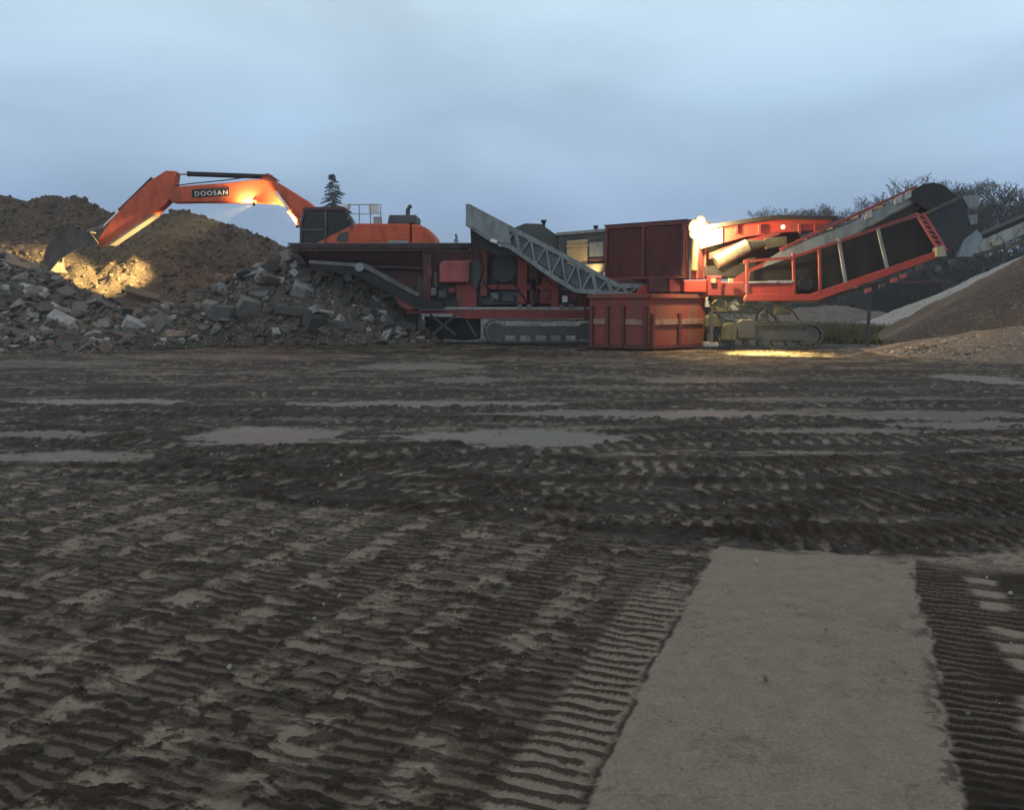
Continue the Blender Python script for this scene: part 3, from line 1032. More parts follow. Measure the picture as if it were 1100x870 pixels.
# boom
boom_pts = [(184, 201), (214, 198.5), (245, 196.5), (272, 193), (284, 192.6), (298, 196), (314, 206), (330, 216), (342, 226), (346, 240),
            (338, 247), (327, 239), (316, 230), (304, 221), (296, 218.5), (280, 217.5), (245, 217), (214, 217), (184, 217.5), (180, 209)]
boomY, boomD = EY - 0.35, 0.7
MB().prof(boom_pts, boomY, boomD).build('boom', ORANGE, E, 0.03)
bl = MB()
bl.prof([(206, 212.5), (206, 204), (246, 202), (246, 210.5)], boomY - 0.02, 0.019)
bl.build('name_band', BLACK, E)
tx = bpy.data.curves.new('lettering', 'FONT')
tx.body = 'DOOSAN'
tx.size = 0.33
tx.extrude = 0.004
tx.space_character = 1.22
txo = bpy.data.objects.new('tmp', tx)
col.objects.link(txo)
bpy.context.view_layer.update()
me = bpy.data.meshes.new_from_object(txo)
bpy.data.objects.remove(txo)
wv = np.array([v.co for v in me.vertices])
wtx = wv[:, 0].max() - wv[:, 0].min()
lo = bpy.data.objects.new('lettering', me)
me.materials.append(WHITE)
col.objects.link(lo)
pA, pB = P(209, 210.8, boomY - 0.032), P(244, 209.0, boomY - 0.032)
ang = math.atan2(pB.z - pA.z, pB.x - pA.x)
lo.scale = ((pB - pA).length / wtx, 0.85, 1)
lo.rotation_euler = (math.pi / 2, -ang, 0)
lo.location = pA - E.location
lo.parent = E
# arm
arm_pts = [(178, 183.5), (189, 184), (187.5, 196), (187, 206), (180, 217), (166, 230), (140, 247), (117, 263), (106, 265), (106, 256), (112, 247), (128, 226), (146, 208), (160, 195)]
armY, armD = EY - 0.29, 0.58
MB().prof(arm_pts, armY, armD).build('arm', RED_BRIGHT if False else ORANGE, E, 0.02)
MB().poly([P(108, 265.3, armY - 0.03), P(118, 263.6, armY - 0.03), P(167, 230.2, armY - 0.03), P(164.5, 229.5, armY - 0.03), P(117, 261, armY - 0.03)], (0, armD + 0.06, 0)).build('arm_wear_plate', STEEL, E)
# cylinders
def cylinder(name, a, b, Y, r, frac, parent, mb=BLACK, mr=CHROME):
    pa, pb = P(*a, Y), P(*b, Y)
    pm = pa.lerp(pb, frac)
    o = MB().tube(pa, pm, r, 14).tube(pm - (pb - pa).normalized() * 0.08, pm, r * 1.12, 14).build(name, mb, parent)
    MB().tube(pm, pb, r * 0.55, 12).build('piston_rod', mr, o)
    return o
cylinder('arm_cylinder', (286, 190), (188, 186.5), EY, 0.11, 0.86, E)
MB().prof([(280, 193.5), (283, 187), (291, 187.5), (296, 195)], EY - 0.2, 0.4).build('cylinder_bracket', ORANGE, E)
cylinder('bucket_cylinder', (164, 192), (112, 243), EY, 0.10, 0.68, E)
for yy in (EY - 0.62, EY + 0.62):
    cylinder('boom_cylinder', (333, 255), (296, 206), yy, 0.12, 0.6, E, ORANGE)
hs = MB()
for k in range(3):
    yy = EY - 0.2 + 0.14 * k
    hs.path([P(300, 195, yy), P(288, 189 - k, yy), P(270, 190, yy), P(240, 194, yy), P(205, 197.5, yy), P(186, 200, yy)], 0.028, 6)
hs.build('hydraulic_hoses', BLACK, E)
# linkage and bucket
MB().beam(P(111, 243, EY - 0.2), P(94, 249, EY - 0.2), 0.08, 0.16).beam(P(111, 243, EY + 0.2), P(94, 249, EY + 0.2), 0.08, 0.16).beam(P(112, 243, EY - 0.25), P(121, 256, EY - 0.25), 0.07, 0.14).build('bucket_linkage', STEEL, E)
BUCKET = paint('muddy_bucket_steel', (0.10, 0.092, 0.085), dirt=(0.06, 0.047, 0.036), amount=0.7, rough=0.6, metal=0.2, rust=0.5)
bk = MB()
bp_ = [(106, 262), (97, 250), (80, 248), (64, 251), (54, 261), (48, 275), (49, 287), (53, 292), (64, 279), (84, 267)]
bY, bW = EY - 0.85, 1.7
bk.prof(bp_, bY, 0.05)
bk.prof(bp_, bY + bW, 0.05)
shell = [(97, 250), (80, 248), (64, 251), (54, 261), (48, 275), (49, 287), (53, 292)]
for p_, q_ in zip(shell[:-1], shell[1:]):
    A, B = P(*p_, bY + 0.05), P(*q_, bY + 0.05)
    nrm = Vector((B.z - A.z, 0, -(B.x - A.x))).normalized() * 0.05
    bk.poly([A, B, B + nrm, A + nrm], (0, bW - 0.05, 0))
bk.build('bucket', BUCKET, E)
for k in range(5):
    yy = bY + 0.1 + k * (bW - 0.2) / 4
    MB().poly([P(45, 283, yy - 0.06), P(53, 283, yy - 0.06), P(53.5, 297, yy - 0.06)], (0, 0.12, 0)).build('bucket_tooth', STEEL, E)
# working lamps
def work_lamp(loc, aim, size, lens, parent, name='work_lamp'):
    d = (Vector(aim) - Vector(loc)).normalized()
    loc = Vector(loc)
    h = MB().tube(loc - d * size * 0.9, loc, size * 0.55, 18, size).build(name, BLACK, parent)
    MB().tube(loc + d * 0.022, loc + d * 0.032, size * 0.62, 16).build('lamp_lens', lens, h)
    MB().tube(loc + d * 0.004, loc + d * 0.02, size * 0.96, 18).build('lamp_halo_disc', LAMP_HALO, h)  # glowing disc, paints the halo round the lens
    return h
blp = P(272, 220, boomY - 0.16)
bla = P(92, 288, EY + 0.6)
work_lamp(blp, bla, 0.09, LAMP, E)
MB().beam(blp + Vector((0.05, 0, 0)), P(272, 214, boomY - 0.02), 0.05, 0.05).build('lamp_bracket', BLACK, E)
lamp_spot('boom_light', blp + (bla - blp).normalized() * 0.06, bla, 60000, 32, 0.95, (1, 0.70, 0.26), 0.06, E)
lamp_spot('boom_side_light', P(266, 223, boomY - 0.22), P(265, 213, boomY), 800, 140, 0.9, (1, 0.75, 0.35), 0.06, E)
clp = P(319, 243, boomY - 0.42)
work_lamp(clp, P(300, 212, boomY), 0.08, LAMP, E)
lamp_spot('cab_light', clp + Vector((-0.1, 0, 0.1)), P(312, 222, boomY + 0.1), 3600, 100, 0.9, (1, 0.72, 0.3), 0.06, E)

# ------------------------------------------------------------------ jaw crusher
CY = 34.0
cr = thing('mobile_crusher', 'long dark red tracked jaw crusher standing beside the rubble heap', 'crusher', (P(520, 360, CY).x, CY + 1.4, 0))
crawler(cr, 520, 642, 344, 368, CY - 0.25, 0.5)
crawler(cr, 520, 642, 344, 368, CY + 2.4, 0.5)
# feed hopper
HOSE0 = paint('black_hose', (0.01, 0.01, 0.01), dirt=(0.02, 0.018, 0.016), amount=0.4, rough=0.7)
HOPPER = paint('mud_caked_hopper_steel', (0.06, 0.014, 0.016), dirt=(0.028, 0.025, 0.024), amount=0.8)
hp = MB()
hp.prof([(311, 262.5), (506, 262.5), (504, 270), (313, 270)], CY - 0.15, 0.12)
hp.prof([(311, 262.5), (506, 262.5), (504, 270), (313, 270)], CY + 2.8, 0.12)
hp.poly([P(313, 270, CY - 0.03), P(455, 270, CY - 0.03), P(452, 287, CY + 0.35), P(330, 282, CY + 0.35)], (0, 0.06, 0))
hp.poly([P(313, 270, CY + 2.8), P(455, 270, CY + 2.8), P(452, 287, CY + 2.4), P(330, 282, CY + 2.4)], (0, 0.06, 0))
hp.prof([(330, 282), (455, 287), (455, 289.5), (330, 284.5)], CY + 0.35, 2.1)
hp.prof([(310.5, 262.6), (313, 262.6), (329, 284), (326.5, 284)], CY - 0.14, 2.9)
hp.build('feed_hopper', HOPPER, cr)
MB().prof([(309, 261), (508, 261), (508, 262.8), (309, 262.8)], CY - 0.2, 0.14).build('hopper_rim', GREY_DARK, cr)
for k in range(9):
    xx = 318 + k * 22
    MB().prof([(xx, 263), (xx + 2.2, 263), (xx + 2.2, 270), (xx, 270)], CY - 0.24, 0.1).build('hopper_rib', HOPPER, cr)
# superstructure behind the lower side plates
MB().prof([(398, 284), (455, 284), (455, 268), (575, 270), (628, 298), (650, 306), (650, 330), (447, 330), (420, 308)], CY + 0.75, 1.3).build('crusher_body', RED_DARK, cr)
MB().prof([(448, 330), (448, 299), (485, 306), (512, 306), (512, 330)], CY + 0.5, 0.2).build('belly_plate', GREY_DARK, cr)
for (xa, xb, ya, yb, mt, YY, D) in (
        (455, 463, 270, 330, RED_DARK, 0.05, 0.2), (516, 523, 266, 318, RED, 0.0, 0.25), (556, 566, 272, 326, RED, 0.05, 0.25), (569, 577, 276, 326, RED_DARK, 0.0, 0.25),
        (592, 600, 296, 330, RED, 0.05, 0.2), (620, 627, 306, 330, RED_DARK, 0.05, 0.2), (644, 651, 300, 332, RED_DARK, 0.05, 0.2)):
    MB().prof([(xa, ya), (xb, ya), (xb, yb), (xa, yb)], CY + YY, D).build('frame_post', mt, cr)
MB().prof([(505, 263), (560, 266), (600, 288), (600, 294), (556, 275), (505, 272)], CY + 0.02, 0.3).build('top_girder', RED_DARK, cr)
MB().prof([(524, 306), (592, 306), (592, 311), (524, 311)], CY + 0.06, 0.2).build('cross_rail', RED, cr)
MB().prof([(525, 272), (555, 274), (555, 304), (525, 304)], CY + 0.62, 0.1).build('jaw_cover', BLUEBLACK, cr)
wheel = MB()
c0 = P(541, 289, CY + 0.48)
wheel.tube(c0, c0 + Vector((0, 0.15, 0)), 0.52, 28)
wheel.tube(c0 - Vector((0, 0.04, 0)), c0, 0.16, 16)
wheel.build('flywheel', GREY_DARK, cr)
MB().prof([(514, 313), (556, 313), (556, 327), (514, 327)], CY + 0.25, 0.25).build('gear_housing', GREY_DARK, cr)
MB().prof([(582, 300), (592, 296), (592, 326), (578, 326)], CY + 0.2, 0.3).build('guard_plate', RED, cr)
MB().prof([(600, 302), (620, 312), (620, 328), (600, 328)], CY + 0.4, 0.2).build('hydraulic_cabinet', GREY_DARK, cr)
# faded red tank
MB().prof([(472, 303.5), (472, 284), (476, 280.5), (508, 280), (504, 284), (504, 303.5)], CY - 0.35, 0.75).build('fuel_tank', RED_PINK, cr, 0.05)
MB().prof([(490, 304.5), (508, 304.5), (513, 312), (512, 330), (494, 330), (490, 318)], CY + 0.05, 0.35).build('chute_side', RED, cr, 0.03)
MB().prof([(505, 282), (514, 278), (518, 300), (513, 312), (505, 304)], CY - 0.05, 0.3).build('pump_housing', GREY_DARK, cr)
# lower chassis beam and light pipe
MB().prof([(436, 333), (652, 333), (652, 342.5), (500, 342.5), (484, 337), (436, 337)], CY + 0.0, 0.3).build('chassis_beam', RED, cr, 0.02)
MB().prof([(436, 333), (652, 333), (652, 342.5), (500, 342.5), (484, 337), (436, 337)], CY + 2.3, 0.3).build('chassis_beam', RED_DARK, cr)
MB().tube(P(441, 331.3, CY - 0.06), P(640, 331.3, CY - 0.06), 0.045, 10).build('side_pipe', GREY_PALE, cr)
for xx in (556, 566, 601, 611):
    MB().prof([(xx, 332), (xx, 327), (xx + 5, 327), (xx + 5, 332)], CY - 0.12, 0.15).build('valve_block', STEEL, cr)
MB().prof([(604, 324.5), (604, 318), (609.5, 318), (609.5, 324.5)], CY - 0.1, 0.08).build('control_box', WHITE, cr)
MB().prof([(423, 318), (433, 314), (446, 324), (447, 333), (437, 333), (428, 327)], CY - 0.3, 0.8).build('discharge_chute', RED_PINK, cr, 0.03)
legs = [((462, 338), (490, 360)), ((490, 338), (464, 360)), ((500, 342), (512, 362)), ((452, 338), (450, 362))]
for a, b in legs:
    MB().beam(P(*a, CY + 0.25), P(*b, CY + 0.25), 0.09, 0.09).build('brace', GREY_DARK, cr)
MB().prof([(456, 340), (516, 342), (516, 364), (500, 366), (456, 362)], CY + 1.2, 0.5).build('under_conveyor', BLACK, cr)
rq = random.Random(11)
for k in range(7):
    x0_ = 518 + 17 * k
    pts = [P(x0_, 300 + rq.uniform(-4, 8), CY - 0.02)]
    for j in range(6): pts.append(pts[-1] + Vector((rq.uniform(-.05, .22), rq.uniform(-.04, .03), rq.uniform(-.22, .03))))
    MB().path(pts, 0.028, 6).build('hose', HOSE0, cr)
lad = MB()
for xx in (628, 637): lad.beam(P(xx, 300, CY - 0.1), P(xx, 345, CY - 0.1), 0.05, 0.05)
for k in range(9): lad.beam(P(628, 303 + 5 * k, CY - 0.1), P(637, 303 + 5 * k, CY - 0.1), 0.04, 0.04)
lad.build('ladder', RED_MID, cr)
for xx, yy, w_, h_, mt in ((463, 309, 6, 9, STEEL), (471, 312, 9, 8, GREY_DARK), (482, 309, 7, 6, RED_MID), (527, 315, 9, 8, STEEL), (540, 318, 12, 6, GREY_DARK), (570, 300, 6, 12, STEEL), (584, 312, 7, 9, RED_MID), (603, 306, 8, 7, STEEL), (459, 288, 5, 10, RED_MID), (466, 292, 4, 16, GREY_DARK), (612, 316, 8, 6, RED_MID)):
    MB().prof([(xx, yy + h_), (xx, yy), (xx + w_, yy), (xx + w_, yy + h_)], CY + 0.0, 0.14).build('fitting', mt, cr, 0.02)
MB().tube(P(316, 266.5, CY - 0.26), P(504, 266.5, CY - 0.26), 0.025, 6).build('cable_pipe', HOSE0, cr)
MB().path([P(515, 270, CY - 0.06), P(519, 290, CY - 0.06), P(512, 312, CY - 0.08), P(518, 328, CY - 0.08)], 0.035, 6).build('hose', HOSE0, cr)
# side discharge conveyor on the heap side
SIDEG = paint('dirty_grey_frame', (0.11, 0.115, 0.11), dirt=(0.06, 0.055, 0.048), amount=0.7)
sc_ = MB()
for yy in (CY - 0.75, CY - 0.05):
    sc_.poly([P(332, 279.5, yy), P(384, 283, yy), P(392, 283, yy), P(452, 316, yy), P(449, 319, yy), P(390, 288, yy), P(384, 287, yy), P(332, 283, yy)], (0, 0.05, 0))
o_ = sc_.build('side_conveyor', SIDEG, cr)
belt = MB()
belt.poly([P(334, 283.5, CY - 0.69), P(386, 288, CY - 0.69), P(450, 321, CY - 0.69), P(476, 326, CY - 0.69), P(476, 331, CY - 0.69), P(446, 331, CY - 0.69), P(384, 296, CY - 0.69), P(334, 289, CY - 0.69)], (0, 0.63, 0))
belt.build('belt', BLACK, o_)
d0 = P(386, 287, CY - 0.82)
MB().tube(d0, d0 + Vector((0, 0.85, 0)), 0.17, 18).build('drum', GREY, o_)
# rear deck of the crusher: hood of the second belt and stacks
MB().prof([(546, 262), (549, 246), (564, 240), (581, 240.5), (606, 258), (640, 282), (652, 300), (640, 300), (600, 282), (560, 268)], CY + 1.4, 1.1).build('belt_hood', GREY_DARK, cr, 0.03)
for xx, y0, y1, r in ((584, 246, 236.5, 0.07), (605, 262, 254, 0.045)):
    a, b = P(xx, y0, CY + 1.6), P(xx, y1, CY + 1.6)
    MB().tube(a, b, r, 10).tube(b - Vector((0, 0, .1)), b, r * 1.7, 10).build('exhaust_stack', BLACK, cr)
fe = P(490, 262, 0)
# power cabinet at the rear
MB().prof([(600, 290), (600, 252), (650, 247), (650, 290)], CY + 1.2, 1.3).build('power_cabinet', GREY_DARK, cr)
MB().prof([(598, 253), (598, 250), (652, 245.5), (652, 248.5)], CY + 1.05, 1.6).build('cabinet_roof', GREY, cr)
MB().prof([(609, 292), (609, 259), (631, 257), (631, 292)], CY + 1.15, 0.05).build('cabinet_door', TAN, cr)
MB().prof([(608, 266), (608, 264.2), (632, 262.6), (632, 264.4)], CY + 1.09, 0.05).build('door_rail', TAN, cr)
MB().prof([(633, 276), (633, 261), (648, 259.5), (648, 275.5)], CY + 1.14, 0.05).build('vent_panel', GREY, cr)
MB().prof([(633, 283), (633, 278), (648, 277), (648, 282)], CY + 1.12, 0.05).build('sill_panel', RED_DARK, cr)
MB().prof([(629, 293), (629, 284), (655, 283), (655, 293)], CY + 1.0, 0.12).build('lower_panel', CREAM, cr)
a, b = P(640, 247, CY + 1.4), P(640, 242.5, CY + 1.4)
MB().tube(a, b, 0.05, 10).tube(b - Vector((0, 0, .12)), b, 0.1, 10).build('warning_beacon', BLACK, cr)
lamp_spot('cabinet_light', P(646, 294, CY + 0.55), P(622, 272, CY + 1.2), 60, 120, 0.9, (1, 0.72, 0.36), 0.05, cr)

# ------------------------------------------------------------------ grey return conveyor
RY = 32.3
rc = thing('return_conveyor', 'grey lattice conveyor sloping up from the red skip over the crusher', 'conveyor', (P(690, 340, RY).x, RY + 0.5, 0))
top = [(502, 221), (545, 243.5), (600, 272), (640, 294), (664, 307), (692, 307.5)]
bot = [(501, 240), (530, 259), (548, 265), (592, 296), (618, 312), (692, 318)]
def lerp_px(tab, x):
    for (xa, ya), (xb, yb) in zip(tab[:-1], tab[1:]):
        if xa <= x <= xb: return ya + (yb - ya) * (x - xa) / (xb - xa)
    return tab[-1][1]
for side_, yy in (('near', RY), ('far', RY + 1.0)):
    ch = MB()
    for tab in (top, bot):
        for p_, q_ in zip(tab[:-1], tab[1:]):
            ch.beam(P(*p_, yy), P(*q_, yy), 0.10, 0.17, (0, 1, 0)) if False else ch.beam(P(*p_, yy), P(*q_, yy), 0.10, 0.17)
    ch.build('chord', GREY, rc)
    st = MB()
    xs_ = [504 + 16.5 * k for k in range(12)]
    for k, x in enumerate(xs_):
        st.beam(P(x, lerp_px(top, x), yy), P(x + 5, lerp_px(bot, x + 5), yy), 0.07, 0.14)
        if k + 1 < len(xs_):
            st.beam(P(x + 5, lerp_px(bot, x + 5), yy), P(xs_[k + 1], lerp_px(top, xs_[k + 1]), yy), 0.05, 0.07)
    st.build('lattice', GREY, rc)
hd = MB()
hd.prof([(500.5, 219.5), (512, 225), (530, 235), (547, 245), (549, 262), (531, 259), (516, 249), (500.5, 241)], RY - 0.09, 0.05)
hd.prof([(500.5, 219.5), (512, 225), (530, 235), (547, 245), (549, 262), (531, 259), (516, 249), (500.5, 241)], RY + 1.05, 0.05)
hd.prof([(500.3, 219), (503, 220), (503, 241), (500.3, 241)], RY - 0.04, 1.08)
hd.build('head_plate', GREY, rc)
pan = MB()
pan.poly([P(505, 226, RY + 0.12), P(600, 277, RY + 0.12), P(664, 310, RY + 0.12), P(690, 311, RY + 0.12), P(690, 316, RY + 0.12), P(620, 309, RY + 0.12), P(592, 291, RY + 0.12), P(548, 262, RY + 0.12), P(505, 238, RY + 0.12)], (0, 0.04, 0))
pan.build('side_pan', paint('blue_grey_pan', (0.10, 0.135, 0.16), amount=0.5), rc)
bt = MB()
for p_, q_ in zip(top[:-1], top[1:]):
    a, b = P(*p_, RY + 0.15), P(*q_, RY + 0.15)
    bt.poly([a, b, b - Vector((0, 0, .06)), a - Vector((0, 0, .06))], (0, 0.75, 0))
bt.build('belt', BLACK, rc)
d0 = P(508, 232, RY + 0.1)
MB().tube(d0, d0 + Vector((0, 0.85, 0)), 0.24, 18).build('head_drum', BLACK, rc)
MB().prof([(505, 243), (530, 260), (552, 275), (535, 275), (506, 262)], RY + 0.15, 0.7).build('discharge_chute', BLACK, rc)
MB().beam(P(527, 258, RY - 0.07), P(534, 260, RY - 0.07), 0.12, 0.12).build('lamp_bracket', WHITE, rc)
for k in range(8):
    x = 560 + 15 * k
    a = P(x, lerp_px(bot, x) + 1.5, RY + 0.1)
    MB().tube(a, a + Vector((0, 0.8, 0)), 0.07, 10).build('return_roller', BLACK, rc)
MB().prof([(688, 307), (712, 308), (714, 317), (688, 318)], RY - 0.05, 1.1).build('tail_box', GREY, rc)
for yy in (RY + 0.1, RY + 0.9):
    a = P(660, 316, yy)
    MB().beam(a, Vector((a.x, a.y, 0.0)), 0.12, 0.12).build('support_leg', GREY_DARK, rc)
MB().prof([(684, 316), (690, 307), (697, 305.5), (704, 312), (709, 316)], RY - 0.6, 0.4).build('tail_guard', RED_BRIGHT, rc)

# ------------------------------------------------------------------ red skip
SA, SB, SC = P(697, 377, 29.1), P(633, 376, 30.7), P(759, 376, 31.2)
SB.z = SC.z = SA.z = 0
SD = SB + SC - SA
SH = 60.5 * SA.y / FPX
sk = thing('skip', 'battered red steel skip with ribbed sides in front of the machines', 'skip', (SA + SD) / 2)
up = Vector((0, 0, 1))
SKIP = paint('battered_skip_paint', (0.23, 0.032, 0.024), dirt=(0.12, 0.075, 0.052), amount=0.8, rust=0.75, scale=1.6, rough=0.6)
SKIP_DARK = paint('battered_skip_ribs', (0.11, 0.02, 0.018), dirt=(0.06, 0.035, 0.028), amount=0.7, rust=0.7)
def wall(a, b, z0, z1, th, inward):
    n = (b - a).cross(up).normalized() * th
    if n.dot(inward) < 0: n = -n
    return MB().poly([a + up * z0, b + up * z0, b + up * z1, a + up * z1], n)
ctr = (SA + SD) / 2
for a, b in ((SA, SB), (SA, SC), (SB, SD), (SC, SD)):
    wall(a, b, 0.14, SH, 0.05, ctr - (a + b) / 2).build('side_wall', SKIP, sk)
flo = MB().poly([SA + up * .13, SB + up * .13, SD + up * .13, SC + up * .13], (0, 0, 0.06)).build('floor_plate', RED_DARK, sk)
def along_wall(a, b, ts, z0, z1, w, out, name, m):
    d = (b - a).normalized()
    n = d.cross(up).normalized()
    if n.dot((a + b) / 2 - ctr) < 0: n = -n
    for t in ts:
        c = a.lerp(b, t)
        q = MB().poly([c - d * w / 2 + up * z0, c + d * w / 2 + up * z0, c + d * w / 2 + up * z1, c - d * w / 2 + up * z1], n * out)
        q.build(name, m, sk)
along_wall(SA, SB, (0.06, 0.42, 0.68, 0.95), 0.10, SH * 0.80, 0.14, 0.10, 'rib', SKIP_DARK)
along_wall(SA, SC, (0.04, 0.48, 0.93), 0.10, SH * 0.66, 0.13, 0.10, 'rib', SKIP_DARK)
for a, b in ((SA, SB), (SA, SC), (SB, SD), (SC, SD)):
    along_wall(a, b, (0.5,), SH - 0.12, SH + 0.02, (b - a).length + 0.08, 0.09, 'top_rail', SKIP)
    along_wall(a, b, (0.5,), 0.06, 0.18, (b - a).length, 0.06, 'bottom_rail', SKIP_DARK)
WORN = paint('worn_rail_paint', (0.30, 0.19, 0.15), dirt=(0.12, 0.06, 0.05), amount=0.75, rust=0.7)
for a, b, spans in ((SA, SB, ((0.10, 0.38), (0.72, 0.98))), (SA, SC, ((0.06, 0.46), (0.51, 0.91)))):
    for t0, t1 in spans:
        along_wall(a, b, ((t0 + t1) / 2,), SH * 0.46, SH * 0.56, (b - a).length * (t1 - t0), 0.05, 'middle_rail', WORN)
for t in (0.15, 0.85):
    c = SB.lerp(SA, t) + (SD - SB) * 0.5 * 0
    MB().tube(c + up * 0.07 + Vector((0.3, 0.6, 0)), c + up * 0.07 + Vector((0.3, 0.75, 0)), 0.07, 12).build('roller', STEEL, sk)

# ------------------------------------------------------------------ screener
SY = 30.4
sr = thing('mobile_screener', 'red tracked screener with floodlit deck and railed side conveyor', 'screener', (P(830, 365, SY).x, SY + 1.5, 0))
crawler(sr, 768, 884, 349, 373, SY - 0.1, 0.5)
crawler(sr, 768, 884, 349, 373, SY + 2.6, 0.5)
# radiator housing standing at an angle
HA, HB = P(651, 300, 33.2), P(736, 300, 30.9)
HA.z = HB.z = (HA.z + HB.z) / 2
hz = 2.02
dirh = (HB - HA).normalized()
back = Vector((dirh.y, -dirh.x, 0))
if back.y < 0: back = -back
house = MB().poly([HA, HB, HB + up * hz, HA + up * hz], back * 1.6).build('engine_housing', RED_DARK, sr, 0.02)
fn = -back
for a, b, zz in ((0, 1, 0.0), (0, 1, hz - 0.1)):
    MB().poly([HA + up * zz, HB + up * zz, HB + up * (zz + 0.1), HA + up * (zz + 0.1)], fn * 0.09).build('grille_frame', RED_MID, sr)
ln = (HB - HA).length
for t in (0.0, 0.48, 0.965):
    c = HA + dirh * ln * t
    MB().poly([c + up * .1, c + dirh * 0.1 + up * .1, c + dirh * 0.1 + up * (hz - .1), c + up * (hz - .1)], fn * 0.1).build('grille_post', RED_MID, sr)
MESH = paint('dark_radiator_mesh', (0.12, 0.02, 0.016), dirt=(0.04, 0.02, 0.017), amount=0.5)
for t0, t1 in ((0.045, 0.47), (0.52, 0.955)):
    lou = MB()
    a, b = HA + dirh * ln * t0, HA + dirh * ln * t1
    for k in range(24):
        zz = 0.13 + k * (hz - 0.26) / 24
        lou.poly([a + up * zz, b + up * zz, b + up * (zz + 0.045), a + up * (zz + 0.045)], fn * 0.04)
    lou.build('grille', MESH, sr)
MB().poly([HA + up * (hz + .002) - dirh * .05 + fn * .1, HB + up * (hz + .002) + dirh * .05 + fn * .1, HB + up * (hz + .06) + dirh * .05 + fn * .1, HA + up * (hz + .06) - dirh * .05 + fn * .1], back * 1.8).build('housing_roof', RED_DARK, sr)
# end face beside the lamp: door frame, ladder, pipes
ed = MB()
for t in (0.25, 0.8, 1.35):
    c = HB + back * t + dirh * 0.02
    ed.beam(c, c + up * hz, 0.06, 0.09)
ed.build('end_post', RED, sr)
MB().poly([HB + back * 0.35 + dirh * 0.01 + up * .3, HB + back * 0.75 + dirh * 0.01 + up * .3, HB + back * 0.75 + dirh * 0.01 + up * 1.5, HB + back * 0.35 + dirh * 0.01 + up * 1.5], dirh * 0.04).build('service_door', CREAM, sr)
# main chassis boxes under the housing
for (xa, xb, ya, yb, mt, YY, D) in (
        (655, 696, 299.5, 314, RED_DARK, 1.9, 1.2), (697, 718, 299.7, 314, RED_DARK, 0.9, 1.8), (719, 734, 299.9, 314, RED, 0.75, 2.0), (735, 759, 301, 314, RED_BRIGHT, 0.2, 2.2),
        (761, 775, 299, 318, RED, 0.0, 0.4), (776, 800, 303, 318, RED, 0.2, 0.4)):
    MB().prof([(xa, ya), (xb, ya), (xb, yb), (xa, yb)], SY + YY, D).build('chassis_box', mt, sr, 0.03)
MB().prof([(735, 315), (900, 315), (900, 326), (735, 326)], SY + 0.7, 1.6).build('chassis_girder', GREY_DARK, sr)
MB().prof([(762, 298.5), (762, 296), (775, 296), (775, 298.5)], SY - 0.03, 0.4).build('cap_rail', RED_PINK, sr)
for xx in (764, 783):
    MB().prof([(xx, 304), (xx, 299), (xx + 5, 299), (xx + 5, 304)], SY - 0.12, 0.1).build('junction_box', CREAM, sr)
# screen box with dark cover
MB().prof([(752, 243), (800, 235.5), (835, 231), (900, 232.5), (900, 236), (836, 235.5), (800, 240), (752, 247.5)], SY + 1.1, 2.0).build('cover_sheet', BLACK, sr)
MB().prof([(752, 248), (800, 240.5), (836, 236), (895, 236.5), (880, 247), (842, 250), (802, 254), (752, 268)], SY + 1.3, 1.6).build('screen_box', RED_BRIGHT, sr)
MB().prof([(763, 272), (800, 258), (838, 248), (838, 252), (802, 263), (763, 278)], SY + 1.05, 0.2).build('screen_beam', RED, sr)
MB().prof([(752.5, 267), (752.5, 249), (776, 245), (776, 261)], SY + 1.24, 0.05).build('lamp_glare_plate', GREY_PALE, sr)  # pale plate added to paint the lamp's glare on the red box end
for xx in (790, 815, 858, 875):
    MB().prof([(xx, 241), (xx + 2.5, 241), (xx + 2.5, 251), (xx, 251)], SY + 1.22, 0.1).build('screen_rib', RED, sr)
MB().prof([(818, 262), (822, 256), (846, 254), (846, 264), (824, 268)], SY + 1.0, 0.4).build('drive_cover', OLIVE, sr, 0.03)
MB().tube(P(769, 282, SY + 0.75), P(803, 264, SY + 0.75), 0.24, 20).build('air_cylinder', CREAM, sr)
MB().tube(P(803, 264, SY + 0.75), P(822, 262, SY + 0.75), 0.20, 16, 0.12).build('cylinder_neck', OLIVE, sr)
MB().prof([(760, 297), (760, 286), (800, 284), (812, 276), (812, 290), (790, 297)], SY + 0.9, 1.0).build('deck_base', BLACK, sr)
MB().prof([(778, 308), (800, 292), (862, 262), (862, 269), (806, 300), (788, 316)], SY + 0.55, 0.2).build('screen_support', RED, sr)
MB().prof([(745, 300), (745, 250), (850, 244), (866, 262), (820, 300)], SY + 3.0, 0.08).build('rear_panel', RED_DARK, sr)
